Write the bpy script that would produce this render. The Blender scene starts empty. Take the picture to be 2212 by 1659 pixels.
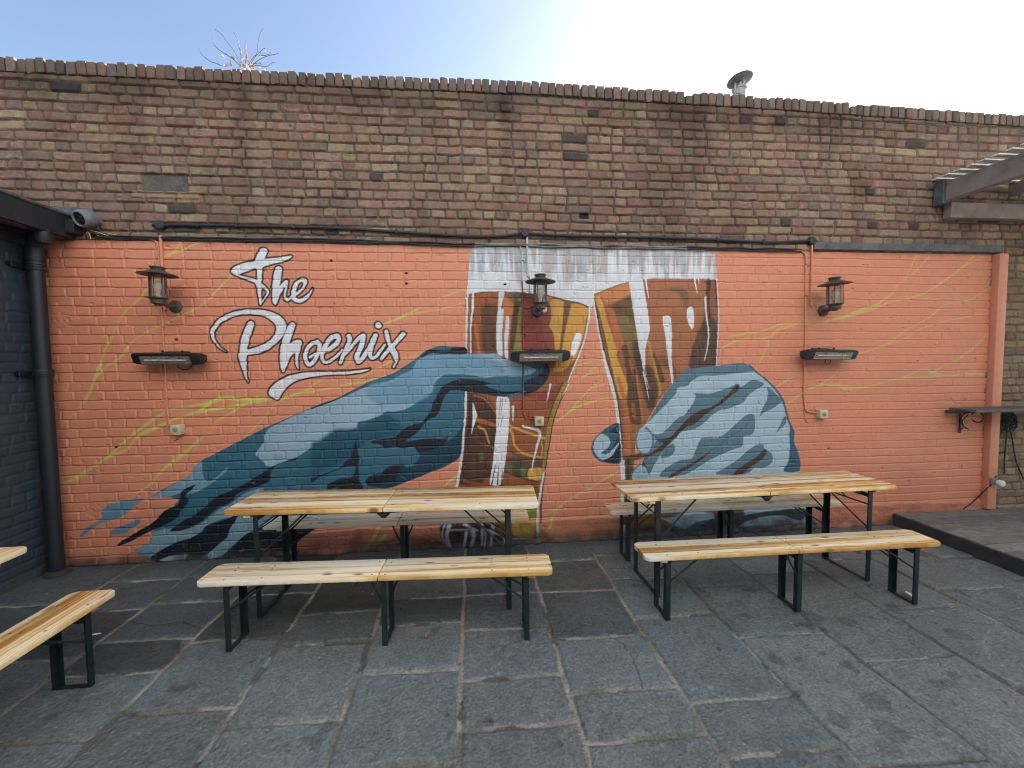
# A beer garden: painted brick wall, folding tables and benches, flagstones.  Units are metres; the mural wall is the plane y = 0.
# Camera (calibrated on the benches, the brick courses and the flagstone joints)
CAM_C = (0.000000, -3.714396, 1.651085)
CAM_R = (0.995390, -0.095367, -0.010220)
CAM_U = (0.015196, 0.051599, 0.998552)
CAM_F = (0.094701, 0.994104, -0.052810)
CAM_LENS = 14.7218
# The painting on the wall, in millimetres (x, z) on the wall: (polygon | stroke | outlined letter, which part, colour, soft edge, smooth, half widths, loops)
SHAPES = [
('S',6,(192,192,98),0.006,1,(0.0068,0.0068),[[(-2334,2673),(-2397,2581),(-2448,2536)]]),
('S',6,(192,192,98),0.006,1,(0.0055,0.0055),[[(-2142,2685),(-2236,2636),(-2381,2572),(-2490,2527),(-2553,2422)]]),
('S',6,(192,192,98),0.006,1,(0.0072,0.0072),[[(-2553,2422),(-2600,2308),(-2680,2194),(-2800,2088),(-2835,2027),(-2900,1896),(-2963,1782),(-2991,1712),(-3020,1632),(-3058,1536)]]),
('S',6,(192,192,98),0.006,1,(0.011,0.011),[[(-2992,1694),(-3030,1597),(-3059,1527),(-3096,1439),(-3150,1351)]]),
('S',6,(192,192,98),0.006,1,(0.006,0.006),[[(-1771,2683),(-1810,2563),(-1898,2491),(-1979,2375),(-2086,2267),(-2148,2196),(-2226,2133),(-2338,2071),(-2475,2009),(-2535,1974),(-2662,1912),(-2747,1851),(-2799,1789),(-2852,1719),(-2963,1641),(-3032,1571),(-3058,1536)]]),
('S',6,(192,192,98),0.006,1,(0.0059,0.0059),[[(-3219,1269),(-3296,1200),(-3326,1165)]]),
('S',6,(192,192,98),0.006,1,(0.0098,0.0098),[[(-1462,1379),(-1561,1372),(-1738,1347),(-1869,1331),(-1965,1310),(-2086,1290),(-2258,1266)]]),
('S',6,(192,192,98),0.006,1,(0.013,0.013),[[(-2086,1288),(-2258,1264),(-2361,1239),(-2464,1207),(-2550,1164),(-2645,1121),(-2739,1078),(-2782,1034),(-2844,963),(-2929,930)]]),
('S',6,(192,192,98),0.006,1,(0.0086,0.0086),[[(-2929,930),(-3031,870),(-3158,793)]]),
('S',6,(192,192,98),0.006,1,(0.0145,0.0145),[[(-3158,793),(-3243,737),(-3351,692)]]),
('S',6,(192,192,98),0.006,1,(0.0132,0.0132),[[(-2083,1372),(-2179,1333),(-2258,1280)]]),
('S',6,(192,192,98),0.006,1,(0.0095,0.0095),[[(-2179,1333),(-2358,1309),(-2460,1297),(-2520,1272),(-2597,1228),(-2658,1184),(-2753,1114),(-2840,1045),(-2910,974),(-2962,931),(-3022,878)]]),
('S',6,(192,192,98),0.006,1,(0.0062,0.0062),[[(-2083,1372),(-1963,1351),(-1868,1350),(-1806,1381)]]),
('S',6,(192,192,98),0.006,1,(0.0062,0.0062),[[(-1868,1350),(-1922,1305),(-2035,1284)]]),
('S',6,(192,192,98),0.006,1,(0.0058,0.0058),[[(-1966,1278),(-2108,1199),(-2152,1163),(-2181,1100),(-2260,1047)]]),
('S',6,(192,192,98),0.006,1,(0.0106,0.0106),[[(-2260,1042),(-2376,940)]]),
('S',6,(192,192,98),0.006,1,(0.0176,0.0176),[[(-2376,940),(-2447,878),(-2552,808)]]),
('S',6,(192,192,98),0.006,1,(0.0079,0.0079),[[(-2552,808),(-2623,728),(-2668,675),(-2764,605),(-2807,579)]]),
('S',6,(192,192,98),0.006,1,(0.0035,0.0035),[[(-2279,1001),(-2325,938)]]),
('S',6,(192,192,98),0.006,1,(0.0045,0.0045),[[(-1651,1327),(-1706,1263),(-1798,1154),(-1906,1055)]]),
('S',6,(192,192,98),0.006,1,(0.0059,0.0059),[[(-474,2110),(-639,2030),(-748,1987),(-892,1874)]]),
('S',6,(192,192,98),0.006,1,(0.0058,0.0058),[[(-1029,1701),(-1055,1651),(-1122,1601)]]),
('S',6,(192,192,98),0.006,1,(0.0059,0.0059),[[(-483,1718),(-605,1693)]]),
('S',6,(192,192,98),0.006,1,(0.0059,0.0059),[[(-690,1668),(-859,1580),(-968,1522)]]),
('S',6,(192,192,98),0.006,1,(0.0091,0.0091),[[(-743,1545),(-894,1496),(-1061,1472),(-1184,1449),(-1389,1410),(-1438,1411),(-1552,1379),(-1650,1330)]]),
('S',6,(192,192,98),0.006,1,(0.0058,0.0058),[[(-1247,1530),(-1355,1469),(-1413,1419)]]),
('S',6,(192,192,98),0.006,1,(0.0121,0.0121),[[(-1721,1357),(-1879,1360),(-2082,1380),(-2194,1332)]]),
('S',6,(192,192,98),0.006,1,(0.004,0.004),[[(-34,2297),(-324,2192)]]),
('S',6,(192,192,98),0.006,1,(0.0047,0.0047),[[(-36,2176),(-273,2112),(-460,2085),(-592,2045),(-751,1978)]]),
('S',6,(192,192,98),0.006,1,(0.0046,0.0046),[[(-419,2138),(-619,2031)]]),
('S',6,(192,192,98),0.006,1,(0.0053,0.0053),[[(-454,1711),(-601,1683)]]),
('S',6,(192,192,98),0.006,1,(0.009,0.009),[[(1294,1322),(1141,1300),(1020,1263),(919,1225)]]),
('S',6,(192,192,98),0.006,1,(0.0129,0.0129),[[(919,1230),(839,1167),(754,1110)]]),
('S',6,(192,192,98),0.006,1,(0.005,0.005),[[(1060,1395),(980,1313),(909,1235)]]),
('S',6,(192,192,98),0.006,1,(0.0045,0.0045),[[(1263,1467),(1162,1428),(1071,1410)]]),
('S',6,(192,192,98),0.006,1,(0.0045,0.0045),[[(940,1461),(860,1394)]]),
('S',6,(192,192,98),0.006,1,(0.0045,0.0045),[[(1172,1478),(1060,1395)]]),
('S',6,(192,192,98),0.006,1,(0.0057,0.0057),[[(1185,1652),(1055,1639),(954,1612),(897,1563)]]),
('S',6,(192,192,98),0.006,1,(0.005,0.005),[[(1229,1566),(1113,1554),(983,1499)]]),
('S',6,(192,192,98),0.006,1,(0.005,0.005),[[(1199,1652),(1069,1561),(976,1485)]]),
('S',6,(192,192,98),0.006,1,(0.0066,0.0066),[[(1342,632),(1224,575),(1060,480),(958,433),(867,386),(745,301),(654,254)]]),
('S',6,(192,192,98),0.006,1,(0.0086,0.0086),[[(765,310),(704,201),(684,141),(603,64)]]),
('S',6,(192,192,98),0.006,1,(0.0046,0.0046),[[(1286,486),(1142,476),(1060,490),(999,497)]]),
('S',6,(192,192,98),0.006,1,(0.0171,0.0171),[[(-837,207),(-885,114),(-963,22),(-995,-16)]]),
('S',6,(192,192,98),0.006,1,(0.0125,0.0125),[[(-777,140),(-903,19),(-949,-18)]]),
('S',6,(192,192,98),0.006,1,(0.0103,0.0103),[[(-298,116),(-472,4)]]),
('S',6,(192,192,98),0.006,1,(0.0092,0.0092),[[(-141,646),(-264,557)]]),
('S',6,(192,192,98),0.006,1,(0.0055,0.0055),[[(4292,2649),(4216,2477),(4169,2417)]]),
('S',6,(192,192,98),0.006,1,(0.0077,0.0077),[[(4442,2651),(4299,2493),(4105,2357),(4059,2283),(3883,2163),(3754,2119),(3593,2059),(3337,2000),(3051,1986),(2925,1986),(2708,1914),(2400,1872)]]),
('S',6,(192,192,98),0.006,1,(0.0201,0.0201),[[(3754,2111),(3593,2056),(3353,2003)]]),
('S',6,(192,192,98),0.006,1,(0.0068,0.0068),[[(2926,1957),(2833,1899),(2729,1680),(2654,1549)]]),
('S',6,(192,192,98),0.006,1,(0.0067,0.0067),[[(3052,1971),(2895,1928),(2772,1855),(2554,1842),(2432,1814),(2310,1749)]]),
('S',6,(192,192,98),0.006,1,(0.0071,0.0071),[[(4916,2642),(4769,2513),(4540,2361),(4343,2255),(4046,2194),(3787,2104)]]),
('S',6,(192,192,98),0.006,1,(0.0048,0.0048),[[(5019,2636),(4785,2528)]]),
('S',6,(192,192,98),0.006,1,(0.0056,0.0056),[[(5208,2365),(5105,2334),(4921,2227),(4617,2165),(4453,2044),(4191,1909),(4013,1789),(3818,1723),(3655,1687)]]),
('S',6,(192,192,98),0.006,1,(0.0048,0.0048),[[(5111,2086),(4591,1999),(4341,1924),(4194,1834),(3964,1775)]]),
('S',6,(192,192,98),0.006,1,(0.004,0.004),[[(4344,2225),(4615,2211),(4956,2216)]]),
('S',6,(192,192,98),0.006,1,(0.0057,0.0057),[[(5215,1929),(5096,1875),(4980,1768),(4814,1646),(4546,1526),(4480,1481)]]),
('S',6,(192,192,98),0.006,1,(0.0095,0.0095),[[(5101,1481),(4909,1483),(4651,1471),(4379,1460),(4144,1448),(3978,1412),(3781,1370),(3618,1357),(3388,1398),(3260,1378),(3165,1335),(2977,1219)]]),
('S',6,(192,192,98),0.006,1,(0.0056,0.0056),[[(4547,1496),(4409,1536),(4210,1462)]]),
('S',6,(192,192,98),0.006,1,(0.0054,0.0054),[[(3576,1628),(3451,1480),(3324,1407),(3213,1349)]]),
('S',6,(192,192,98),0.006,1,(0.0069,0.0069),[[(3033,1478),(2862,1384)]]),
('S',6,(192,192,98),0.006,1,(0.0048,0.0048),[[(4651,1471),(4478,1520),(4376,1536)]]),
('S',6,(192,192,98),0.006,1,(0.0063,0.0063),[[(3260,1378),(3388,1406),(3617,1380),(3814,1384)]]),
('P',4,(206,209,214),0,0,None,[[(10,2679),(2,2588),(-14,2463),(-29,2314),(-43,2213),(37,2247),(180,2265),(393,2259),(548,2248),(669,2238),(826,2200),(958,2171),(1046,2141),(1077,2081),(1098,2201),(1090,2688)]]),
('P',5,(206,209,214),0,0,None,[[(1079,2696),(1084,2390),(1090,2218),(1095,2201),(1115,2244),(1293,2323),(1418,2362),(1563,2381),(2058,2389),(2266,2382),(2252,2523),(2233,2662)]]),
('P',4,(142,84,48),0,0,None,[[(-42,2247),(180,2264),(393,2262),(548,2250),(669,2239),(826,2202),(958,2175),(1048,2144),(1082,2132),(1057,2003),(1006,1821),(948,1674),(885,1527),(805,1319),(757,1222),(715,1064),(677,871),(647,677),(616,482),(591,336),(575,189),(566,-3),(291,-24),(21,-24),(-197,-3),(-290,70),(-309,134),(-277,220),(-228,372),(-159,561),(-114,703),(-92,875),(-66,1083),(-53,1272),(-56,1404),(-57,1734)]]),
('P',4,(150,78,40),0.004,1,None,[[(33,2251),(240,2257),(234,2130),(218,1877),(216,1724),(0,1734),(2,1878),(19,2096)]]),
('P',4,(86,58,40),0.03,1,None,[[(94,2139),(171,2156),(231,2122),(218,1877),(216,1728),(97,1733),(82,1877),(88,2004)]]),
('S',4,(190,108,52),0.01,1,(0.011,0.0085),[[(37,1979),(48,1894),(60,1810),(63,1734)]]),
('S',4,(95,62,40),0.01,1,(0.0093,0.0084),[[(17,1962),(7,1861),(14,1734)]]),
('S',4,(72,50,38),0.004,1,(0.0042,0.0059),[[(22,2247),(27,2147),(19,2046)]]),
('P',4,(190,112,54),0.006,1,None,[[(291,2249),(384,2215),(375,2131),(352,2004),(338,1876),(319,1706),(276,1715),(283,1961)]]),
('P',4,(168,66,44),0.006,1,None,[[(282,1877),(304,1876),(302,1697),(280,1706)]]),
('P',4,(92,80,56),0.012,1,None,[[(299,2249),(539,2245),(539,2165),(444,2182),(375,2165),(341,2207)]]),
('P',4,(137,124,56),0.012,1,None,[[(410,2182),(457,2182),(453,1747),(353,1723),(390,1893),(417,2046)]]),
('P',4,(68,58,42),0.008,1,None,[[(384,2182),(440,2173),(410,2046),(391,1876),(358,1723),(328,1719),(346,1876),(367,2046)]]),
('P',4,(138,64,54),0.006,1,None,[[(461,2182),(690,2183),(703,2046),(694,1960),(733,1892),(741,1806),(745,1745),(457,1756)]]),
('P',4,(128,54,48),0.03,1,None,[[(469,2046),(590,2055),(632,1918),(649,1763),(462,1765)]]),
('P',4,(204,150,58),0.006,1,None,[[(669,2233),(830,2179),(818,2046),(807,1917),(789,1745),(745,1745),(733,1892),(694,1969),(713,2055),(695,2157)]]),
('P',4,(206,152,52),0.005,1,None,[[(892,2162),(1042,2136),(1037,2055),(1001,1873),(948,1709),(877,1614),(806,1563),(727,1572),(780,1702),(825,1874),(860,2046)]]),
('P',4,(106,76,60),0.008,1,None,[[(830,2183),(894,2164),(865,2046),(829,1891),(807,1762),(785,1762),(812,1960)]]),
('S',4,(150,72,62),0.01,1,(0.006,0.0043),[[(673,2174),(739,2217),(808,2200)]]),
('S',4,(84,64,52),0.004,1,(0.0043,0.0069),[[(33,2254),(180,2265),(393,2261),(548,2248),(669,2238),(826,2200),(958,2173),(1042,2141)]]),
('P',4,(206,209,214),0.002,1,None,[[(247,2261),(292,2261),(273,2164),(265,2114),(287,2118),(281,2021),(269,1877),(272,1702),(225,1732),(218,1877),(224,2021),(238,2147)]]),
('P',4,(206,209,214),0.002,1,None,[[(318,2059),(335,2038),(330,1910),(316,1791),(325,1678),(293,1696),(288,1834),(298,1961),(304,2046)]]),
('P',4,(226,228,232),0.002,1,None,[[(948,1904),(979,1899),(985,1865),(957,1770),(914,1696),(888,1718),(899,1805),(922,1874)]]),
('S',4,(206,209,214),0.002,1,(0.0093,0.0067),[[(-30,2259),(-34,2130),(-42,1962),(-45,1836),(-49,1733)]]),
('S',4,(206,209,214),0.002,1,(0.0109,0.005),[[(20,2256),(16,2130),(-1,2004),(-9,1878),(-8,1738)]]),
('S',4,(150,90,80),0.003,1,(0.0034,0.0067),[[(-12,2230),(-13,2046),(-19,1878),(-26,1738)]]),
('S',4,(96,92,62),0.004,1,(0.0097,0.0053),[[(1046,1968),(1001,1821),(948,1687),(903,1588)]]),
('S',4,(206,209,214),0.002,1,(0.0105,0.004),[[(1064,2141),(1050,2003),(1001,1800),(948,1670),(885,1527),(805,1310)]]),
('S',4,(150,66,40),0.006,1,(0.0061,0.0035),[[(904,1701),(877,1614),(863,1571)]]),
('P',4,(144,80,46),0.01,1,None,[[(325,1331),(516,1346),(689,1324),(757,1265),(698,1112),(668,1026),(657,774),(511,779),(348,861),(322,1092)]]),
('P',4,(132,58,44),0.01,1,None,[[(449,1395),(690,1391),(768,1447),(836,1446),(737,1256),(670,1296),(477,1347)]]),
('P',4,(70,48,36),0.012,1,None,[[(-50,1375),(98,1354),(173,1315),(219,1209),(217,1057),(206,923),(165,694),(144,559),(-149,566),(-109,703),(-77,931),(-50,1177)]]),
('P',4,(150,84,44),0.012,1,None,[[(98,1354),(220,1333),(219,1200),(172,1286)]]),
('S',4,(158,90,48),0.004,1,(0.0076,0.0047),[[(13,1355),(98,1330),(153,1277),(209,1191)]]),
('S',4,(166,88,44),0.008,1,(0.0209,0.0171),[[(38,1142),(132,1107),(217,1081)]]),
('S',4,(176,138,66),0.003,1,(0.0114,0.0076),[[(47,1080),(98,1050),(121,1002),(144,925)]]),
('S',4,(140,74,44),0.003,1,(0.0076,0.0057),[[(64,937),(186,881)]]),
('S',4,(92,104,52),0.014,1,(0.0162,0.0143),[[(77,841),(71,774)]]),
('P',4,(96,66,46),0.015,1,None,[[(156,790),(511,789),(647,774),(617,580),(491,614),(165,694)]]),
('S',4,(196,158,76),0.003,1,(0.0106,0.0096),[[(322,1083),(417,1042),(513,1006),(639,959)]]),
('S',4,(190,148,70),0.003,1,(0.0116,0.0097),[[(336,1044),(359,976),(368,909),(444,829),(589,786),(647,784)]]),
('S',4,(86,66,46),0.004,1,(0.0058,0.0077),[[(348,842),(472,761),(618,727)]]),
('S',4,(190,148,70),0.003,1,(0.0058,0.0058),[[(614,931),(623,872),(618,795)]]),
('S',4,(84,108,62),0.014,1,(0.0289,0.0241),[[(304,718),(318,698)]]),
('S',4,(56,70,52),0.012,1,(0.0339,0.029),[[(395,734),(399,627)]]),
('S',4,(90,112,60),0.012,1,(0.0242,0.0194),[[(448,674),(452,645)]]),
('P',4,(142,76,38),0.02,1,None,[[(164,626),(500,585),(597,552),(591,405),(219,421),(87,552)]]),
('P',4,(206,160,62),0.005,1,None,[[(501,682),(608,688),(607,581),(495,595)]]),
('S',4,(66,48,40),0.006,1,(0.0087,0.0058),[[(89,696),(317,650),(471,586),(568,563)]]),
('S',4,(152,78,44),0.01,1,(0.0115,0.0144),[[(-83,592),(49,558),(144,545)]]),
('P',4,(112,82,44),0.03,1,None,[[(220,537),(568,524),(566,239),(159,258)]]),
('P',4,(214,216,220),0.002,1,None,[[(220,1340),(324,1323),(325,1112),(306,920),(288,767),(261,632),(241,548),(146,552),(175,751),(191,924),(209,1076)]]),
('S',4,(80,62,52),0,1,(0.0033,0.0014),[[(250,1323),(229,1090)]]),
('S',4,(80,62,52),0,1,(0.0033,0.0014),[[(270,1170),(247,1066)]]),
('S',4,(80,62,52),0,1,(0.0033,0.0014),[[(265,1322),(252,1171)]]),
('S',4,(80,62,52),0,1,(0.0033,0.0014),[[(294,1317),(292,1274)]]),
('S',4,(88,60,46),0,1,(0.0034,0.0067),[[(196,731),(163,553)]]),
('S',4,(88,60,46),0,1,(0.0034,0.0067),[[(227,721),(211,551)]]),
('S',4,(88,60,46),0,1,(0.0024,0.0048),[[(260,690),(245,550)]]),
('P',4,(214,216,220),0.002,0,None,[[(-1,1304),(12,1280),(41,1180),(29,1147),(1,1053),(-16,991),(-4,1100),(1,1176)]]),
('S',4,(206,209,214),0.002,1,(0.0124,0.0029),[[(360,1249),(359,1187),(359,1120)]]),
('S',4,(206,209,214),0.002,1,(0.0096,0.0039),[[(702,1448),(690,1391),(668,1301)]]),
('S',4,(206,209,214),0.003,1,(0.0087,0.0106),[[(446,1075),(513,1054),(581,1038)]]),
('S',4,(206,209,214),0.002,1,(0.0145,0.0039),[[(581,1038),(605,999),(570,874),(540,758),(520,652)]]),
('S',4,(58,44,40),0.012,1,(0.0189,0.0141),[[(-15,1347),(-28,1082),(-59,893)]]),
('S',4,(206,209,214),0.002,1,(0.0095,0.0133),[[(-56,1392),(-62,1225),(-84,1008),(-99,846),(-119,704),(-147,566),(-189,457),(-243,324),(-287,201)]]),
('S',4,(154,130,54),0.004,1,(0.0204,0.0126),[[(845,1446),(757,1284),(703,1112),(663,910),(642,736),(627,629)]]),
('S',4,(60,50,38),0.003,1,(0.0039,0.0048),[[(806,1447),(723,1266),(673,1094)]]),
('S',4,(216,218,222),0.002,1,(0.0058,0.0019),[[(867,1446),(830,1365)]]),
('S',4,(52,42,38),0.002,1,(0.0039,0.0049),[[(830,1365),(757,1207),(717,1063),(682,871),(651,677)]]),
('S',4,(206,209,214),0.002,1,(0.0088,0.0128),[[(635,638),(606,483),(591,385),(576,288),(571,160),(579,16)]]),
('S',4,(48,40,40),0.002,1,(0.0044,0.0059),[[(651,638),(624,482),(610,335),(604,188)]]),
('P',4,(190,150,48),0.008,1,None,[[(352,298),(556,289),(550,161),(525,63),(355,81)]]),
('P',4,(110,130,60),0.01,1,None,[[(493,311),(561,318),(561,239),(497,242)]]),
('P',4,(50,42,44),0.006,1,None,[[(-268,219),(120,201),(215,128),(350,82),(525,58),(566,51),(564,-3),(291,-24),(21,-24),(-197,-3),(-290,70),(-302,134)]]),
('S',4,(196,198,204),0.008,1,(0.0076,0.0053),[[(-259,209),(-288,133),(-271,64),(-215,13)]]),
('S',4,(196,198,204),0.008,1,(0.0191,0.0134),[[(-221,198),(-247,112),(-225,13)]]),
('S',4,(196,198,204),0.008,1,(0.0115,0.0081),[[(-89,206),(-42,179),(24,147)]]),
('S',4,(196,198,204),0.008,1,(0.0144,0.0101),[[(-71,132),(-92,6)]]),
('S',4,(196,198,204),0.008,1,(0.0212,0.0149),[[(-14,139),(-6,80),(-26,13)]]),
('S',4,(196,198,204),0.008,1,(0.0116,0.0081),[[(72,203),(65,18)]]),
('S',4,(196,198,204),0.008,1,(0.0068,0.0047),[[(95,124),(99,75),(84,-3)]]),
('S',4,(196,198,204),0.008,1,(0.0165,0.0116),[[(168,189),(146,-6)]]),
('S',4,(196,198,204),0.008,1,(0.0097,0.0068),[[(81,154),(177,120),(253,77),(281,16)]]),
('S',4,(196,198,204),0.008,1,(0.0089,0.0062),[[(350,52),(525,48)]]),
('S',4,(196,198,204),0.008,1,(0.0197,0.0138),[[(408,10),(544,13)]]),
('S',4,(196,198,204),0.008,1,(0.0067,0.0047),[[(-232,159),(5,158)]]),
('P',5,(146,92,54),0,0,None,[[(1101,2253),(1293,2326),(1418,2361),(1554,2387),(2058,2394),(2256,2386),(2276,2223),(2287,2046),(2277,1868),(2269,1597),(2013,1570),(1847,1443),(1718,1285),(1572,1039),(1503,996),(1471,568),(1531,212),(1789,142),(1814,25),(1626,-11),(1380,-5),(1368,162),(1381,333),(1390,571),(1372,730),(1354,899),(1336,1067),(1313,1235),(1278,1402),(1225,1589),(1188,1732),(1232,1522),(1186,1716),(1150,1916),(1125,2089)]]),
('P',5,(158,98,62),0.01,1,None,[[(1563,2383),(2058,2391),(2161,2378),(2160,2134),(2074,1957),(2035,1735),(2013,1593),(1846,1505),(1727,1337),(1633,1517),(1603,1827),(1625,1923),(1591,2186)]]),
('P',5,(94,70,48),0.02,1,None,[[(1275,2167),(1437,2254),(1478,2116),(1497,1941),(1438,2002),(1330,2055),(1294,2089)]]),
('P',5,(196,120,60),0.02,1,None,[[(1119,2244),(1293,2314),(1418,2349),(1446,2254),(1293,2185),(1231,2167),(1168,2219)]]),
('P',5,(122,104,56),0.015,1,None,[[(1339,2046),(1411,2059),(1475,1959),(1517,1801),(1476,1740),(1385,1775),(1344,1915)]]),
('P',5,(186,100,60),0.012,1,None,[[(1240,2115),(1294,2081),(1330,1959),(1385,1802),(1385,1740),(1322,1758),(1276,1907)]]),
('P',5,(204,152,56),0.005,1,None,[[(1119,2227),(1170,2201),(1231,2003),(1290,1820),(1322,1750),(1313,1688),(1358,1582),(1414,1432),(1405,1325),(1332,1309),(1277,1478),(1240,1698),(1195,1916),(1150,2081)]]),
('S',5,(100,74,44),0.006,1,(0.0071,0.0106),[[(1137,2132),(1186,1916),(1231,1715),(1286,1478),(1332,1309)]]),
('S',5,(96,62,42),0.008,1,(0.0269,0.0314),[[(1385,1767),(1431,1626),(1441,1502),(1478,1289)]]),
('S',5,(70,50,40),0.02,1,(0.0362,0.0407),[[(1494,1801),(1513,1651),(1588,1429),(1625,1287)]]),
('S',5,(168,98,54),0.006,1,(0.0117,0.0153),[[(1435,1652),(1477,1519),(1515,1289)]]),
('S',5,(178,136,58),0.005,1,(0.0117,0.0135),[[(1608,1835),(1631,1756),(1660,1650),(1707,1472),(1727,1337)]]),
('S',5,(84,60,42),0.012,1,(0.0136,0.0271),[[(1659,1712),(1706,1605),(1744,1471)]]),
('S',5,(110,72,46),0.03,1,(0.0409,0.0273),[[(1752,1649),(1845,1577),(1864,1514)]]),
('P',5,(112,82,62),0.02,1,None,[[(1792,2309),(1930,2311),(1995,2257),(1992,2134),(1941,2160),(1912,2248)]]),
('P',5,(70,54,48),0.01,1,None,[[(2161,2380),(2208,2380),(2196,2223),(2212,2090),(2262,1957),(2269,1597),(2015,1579),(2025,1735),(2088,1913),(2156,2081)]]),
('P',5,(138,80,58),0.01,1,None,[[(2210,2373),(2245,2373),(2257,2135),(2223,2028),(2201,2188)]]),
('P',5,(206,209,214),0.002,0,None,[[(1423,2367),(1554,2389),(1582,2220),(1611,2063),(1626,1923),(1603,1853),(1581,1739),(1582,1606),(1596,1518),(1580,1518),(1559,1598),(1521,1783),(1484,2002),(1455,2176),(1437,2289)]]),
('S',5,(206,209,214),0.002,1,(0.0063,0.0027),[[(1564,1545),(1592,1429),(1621,1287)]]),
('S',5,(206,209,214),0.002,1,(0.0045,0.0018),[[(1582,1518),(1601,1455),(1620,1393)]]),
('P',5,(206,209,214),0.002,1,None,[[(1748,2050),(1794,2059),(1817,2046),(1832,1958),(1835,1692),(1854,1452),(1837,1447),(1808,1622),(1778,1826),(1753,1976)]]),
('P',5,(206,209,214),0.002,1,None,[[(1978,2117),(2006,2143),(2036,2125),(2046,2046),(2041,1949),(2023,1938),(1994,1993),(1975,2055)]]),
('S',5,(206,209,214),0.002,1,(0.0092,0.0037),[[(2154,2227),(2166,2064),(2184,1957),(2188,1850),(2175,1743),(2151,1649)]]),
('S',5,(70,54,48),0,1,(0.0028,0.0018),[[(2170,1904),(2165,1779),(2145,1663)]]),
('S',5,(226,228,230),0,1,(0.008,0.0018),[[(1581,2390),(1595,2307),(1611,2216)]]),
('S',5,(226,228,230),0,1,(0.0072,0.0018),[[(2049,2396),(2059,2328),(2075,2265)]]),
('S',5,(226,228,230),0,1,(0.0045,0.0018),[[(2084,2394),(2091,2350)]]),
('S',5,(56,46,44),0.002,1,(0.0055,0.0046),[[(2247,2378),(2263,2188),(2271,2046),(2265,1868)]]),
('S',5,(206,209,214),0.002,1,(0.0046,0.0055),[[(2262,2389),(2279,2179),(2286,2001),(2279,1823),(2271,1599)]]),
('S',5,(88,60,42),0.01,1,(0.0169,0.0226),[[(1408,1664),(1438,1421),(1433,1232),(1456,1109),(1525,1074)]]),
('S',5,(176,102,54),0.01,1,(0.017,0.0249),[[(1329,1489),(1387,1289),(1416,1110),(1423,785)]]),
('S',5,(80,56,42),0.01,1,(0.0147,0.0226),[[(1477,1564),(1501,1342),(1525,1108)]]),
('S',5,(80,56,42),0.02,1,(0.0397,0.034),[[(1614,1563),(1673,1395),(1640,1228)]]),
('S',5,(172,104,58),0.005,1,(0.0091,0.0091),[[(1500,1509),(1536,1286),(1571,1107)]]),
('S',5,(80,62,46),0.012,1,(0.0228,0.0343),[[(1389,752),(1504,760),(1643,800)]]),
('S',5,(66,52,42),0.02,1,(0.0343,0.0343),[[(1424,706),(1436,615),(1424,547)]]),
('P',5,(124,102,50),0.015,1,None,[[(1471,386),(1647,230),(1812,188),(1790,38),(1532,51),(1507,213)]]),
('P',5,(70,58,46),0.015,1,None,[[(1385,390),(1471,386),(1507,213),(1392,127)]]),
('S',5,(196,198,204),0.008,1,(0.0231,0.0347),[[(1380,116),(1415,11)]]),
('S',5,(196,198,204),0.01,1,(0.0233,0.0175),[[(1532,40),(1649,22),(1790,27)]]),
('S',5,(60,50,42),0.003,1,(0.0062,0.0062),[[(1115,2184),(1150,1977),(1191,1785),(1236,1566),(1309,1309)]]),
('S',5,(206,209,214),0.002,1,(0.0062,0.0071),[[(1095,2218),(1134,1977),(1170,1786),(1216,1567),(1288,1327)]]),
('S',5,(206,209,214),0.002,1,(0.0113,0.0147),[[(1184,1732),(1223,1589),(1275,1413),(1312,1235),(1333,1068),(1347,899),(1357,730),(1373,549),(1373,333)]]),
('S',5,(92,58,44),0.003,1,(0.0056,0.0079),[[(1211,1710),(1250,1567),(1301,1401),(1336,1223),(1359,1045),(1371,887)]]),
('S',5,(206,209,214),0.002,1,(0.0057,0.008),[[(1383,730),(1392,560)]]),
('P',2,(96,134,156),0.008,1,None,[[(-3064,441),(-3019,503),(-2912,527),(-2732,548),(-2787,504),(-2876,427),(-2909,405),(-3059,354),(-3145,311),(-3216,245),(-3242,253),(-3175,325),(-3067,389)]]),
('P',2,(92,128,148),0.008,1,None,[[(-3006,270),(-2977,303),(-2881,334),(-2783,376),(-2777,340),(-2862,286),(-2885,258),(-2991,255)]]),
('P',2,(50,97,118),0,0,None,[[(-2716,19),(-2828,91),(-2824,114),(-2697,184),(-2688,254),(-2625,333),(-2465,520),(-2528,552),(-2678,558),(-2633,591),(-2490,667),(-2347,732),(-2334,790),(-2265,858),(-2210,879),(-1987,995),(-1761,1112),(-1420,1258),(-1233,1331),(-1137,1358),(-904,1485),(-670,1565),(-503,1671),(-395,1759),(-276,1800),(-56,1784),(-45,1732),(94,1725),(216,1730),(276,1687),(361,1650),(484,1624),(646,1641),(690,1610),(689,1535),(645,1450),(557,1383),(445,1348),(309,1338),(199,1346),(89,1366),(-44,1399),(-66,1394),(-74,1168),(-96,1046),(-114,825),(-212,747),(-370,685),(-646,585),(-742,556),(-1285,340),(-1423,212),(-1558,70),(-1625,-29),(-2371,-15)]]),
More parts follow.
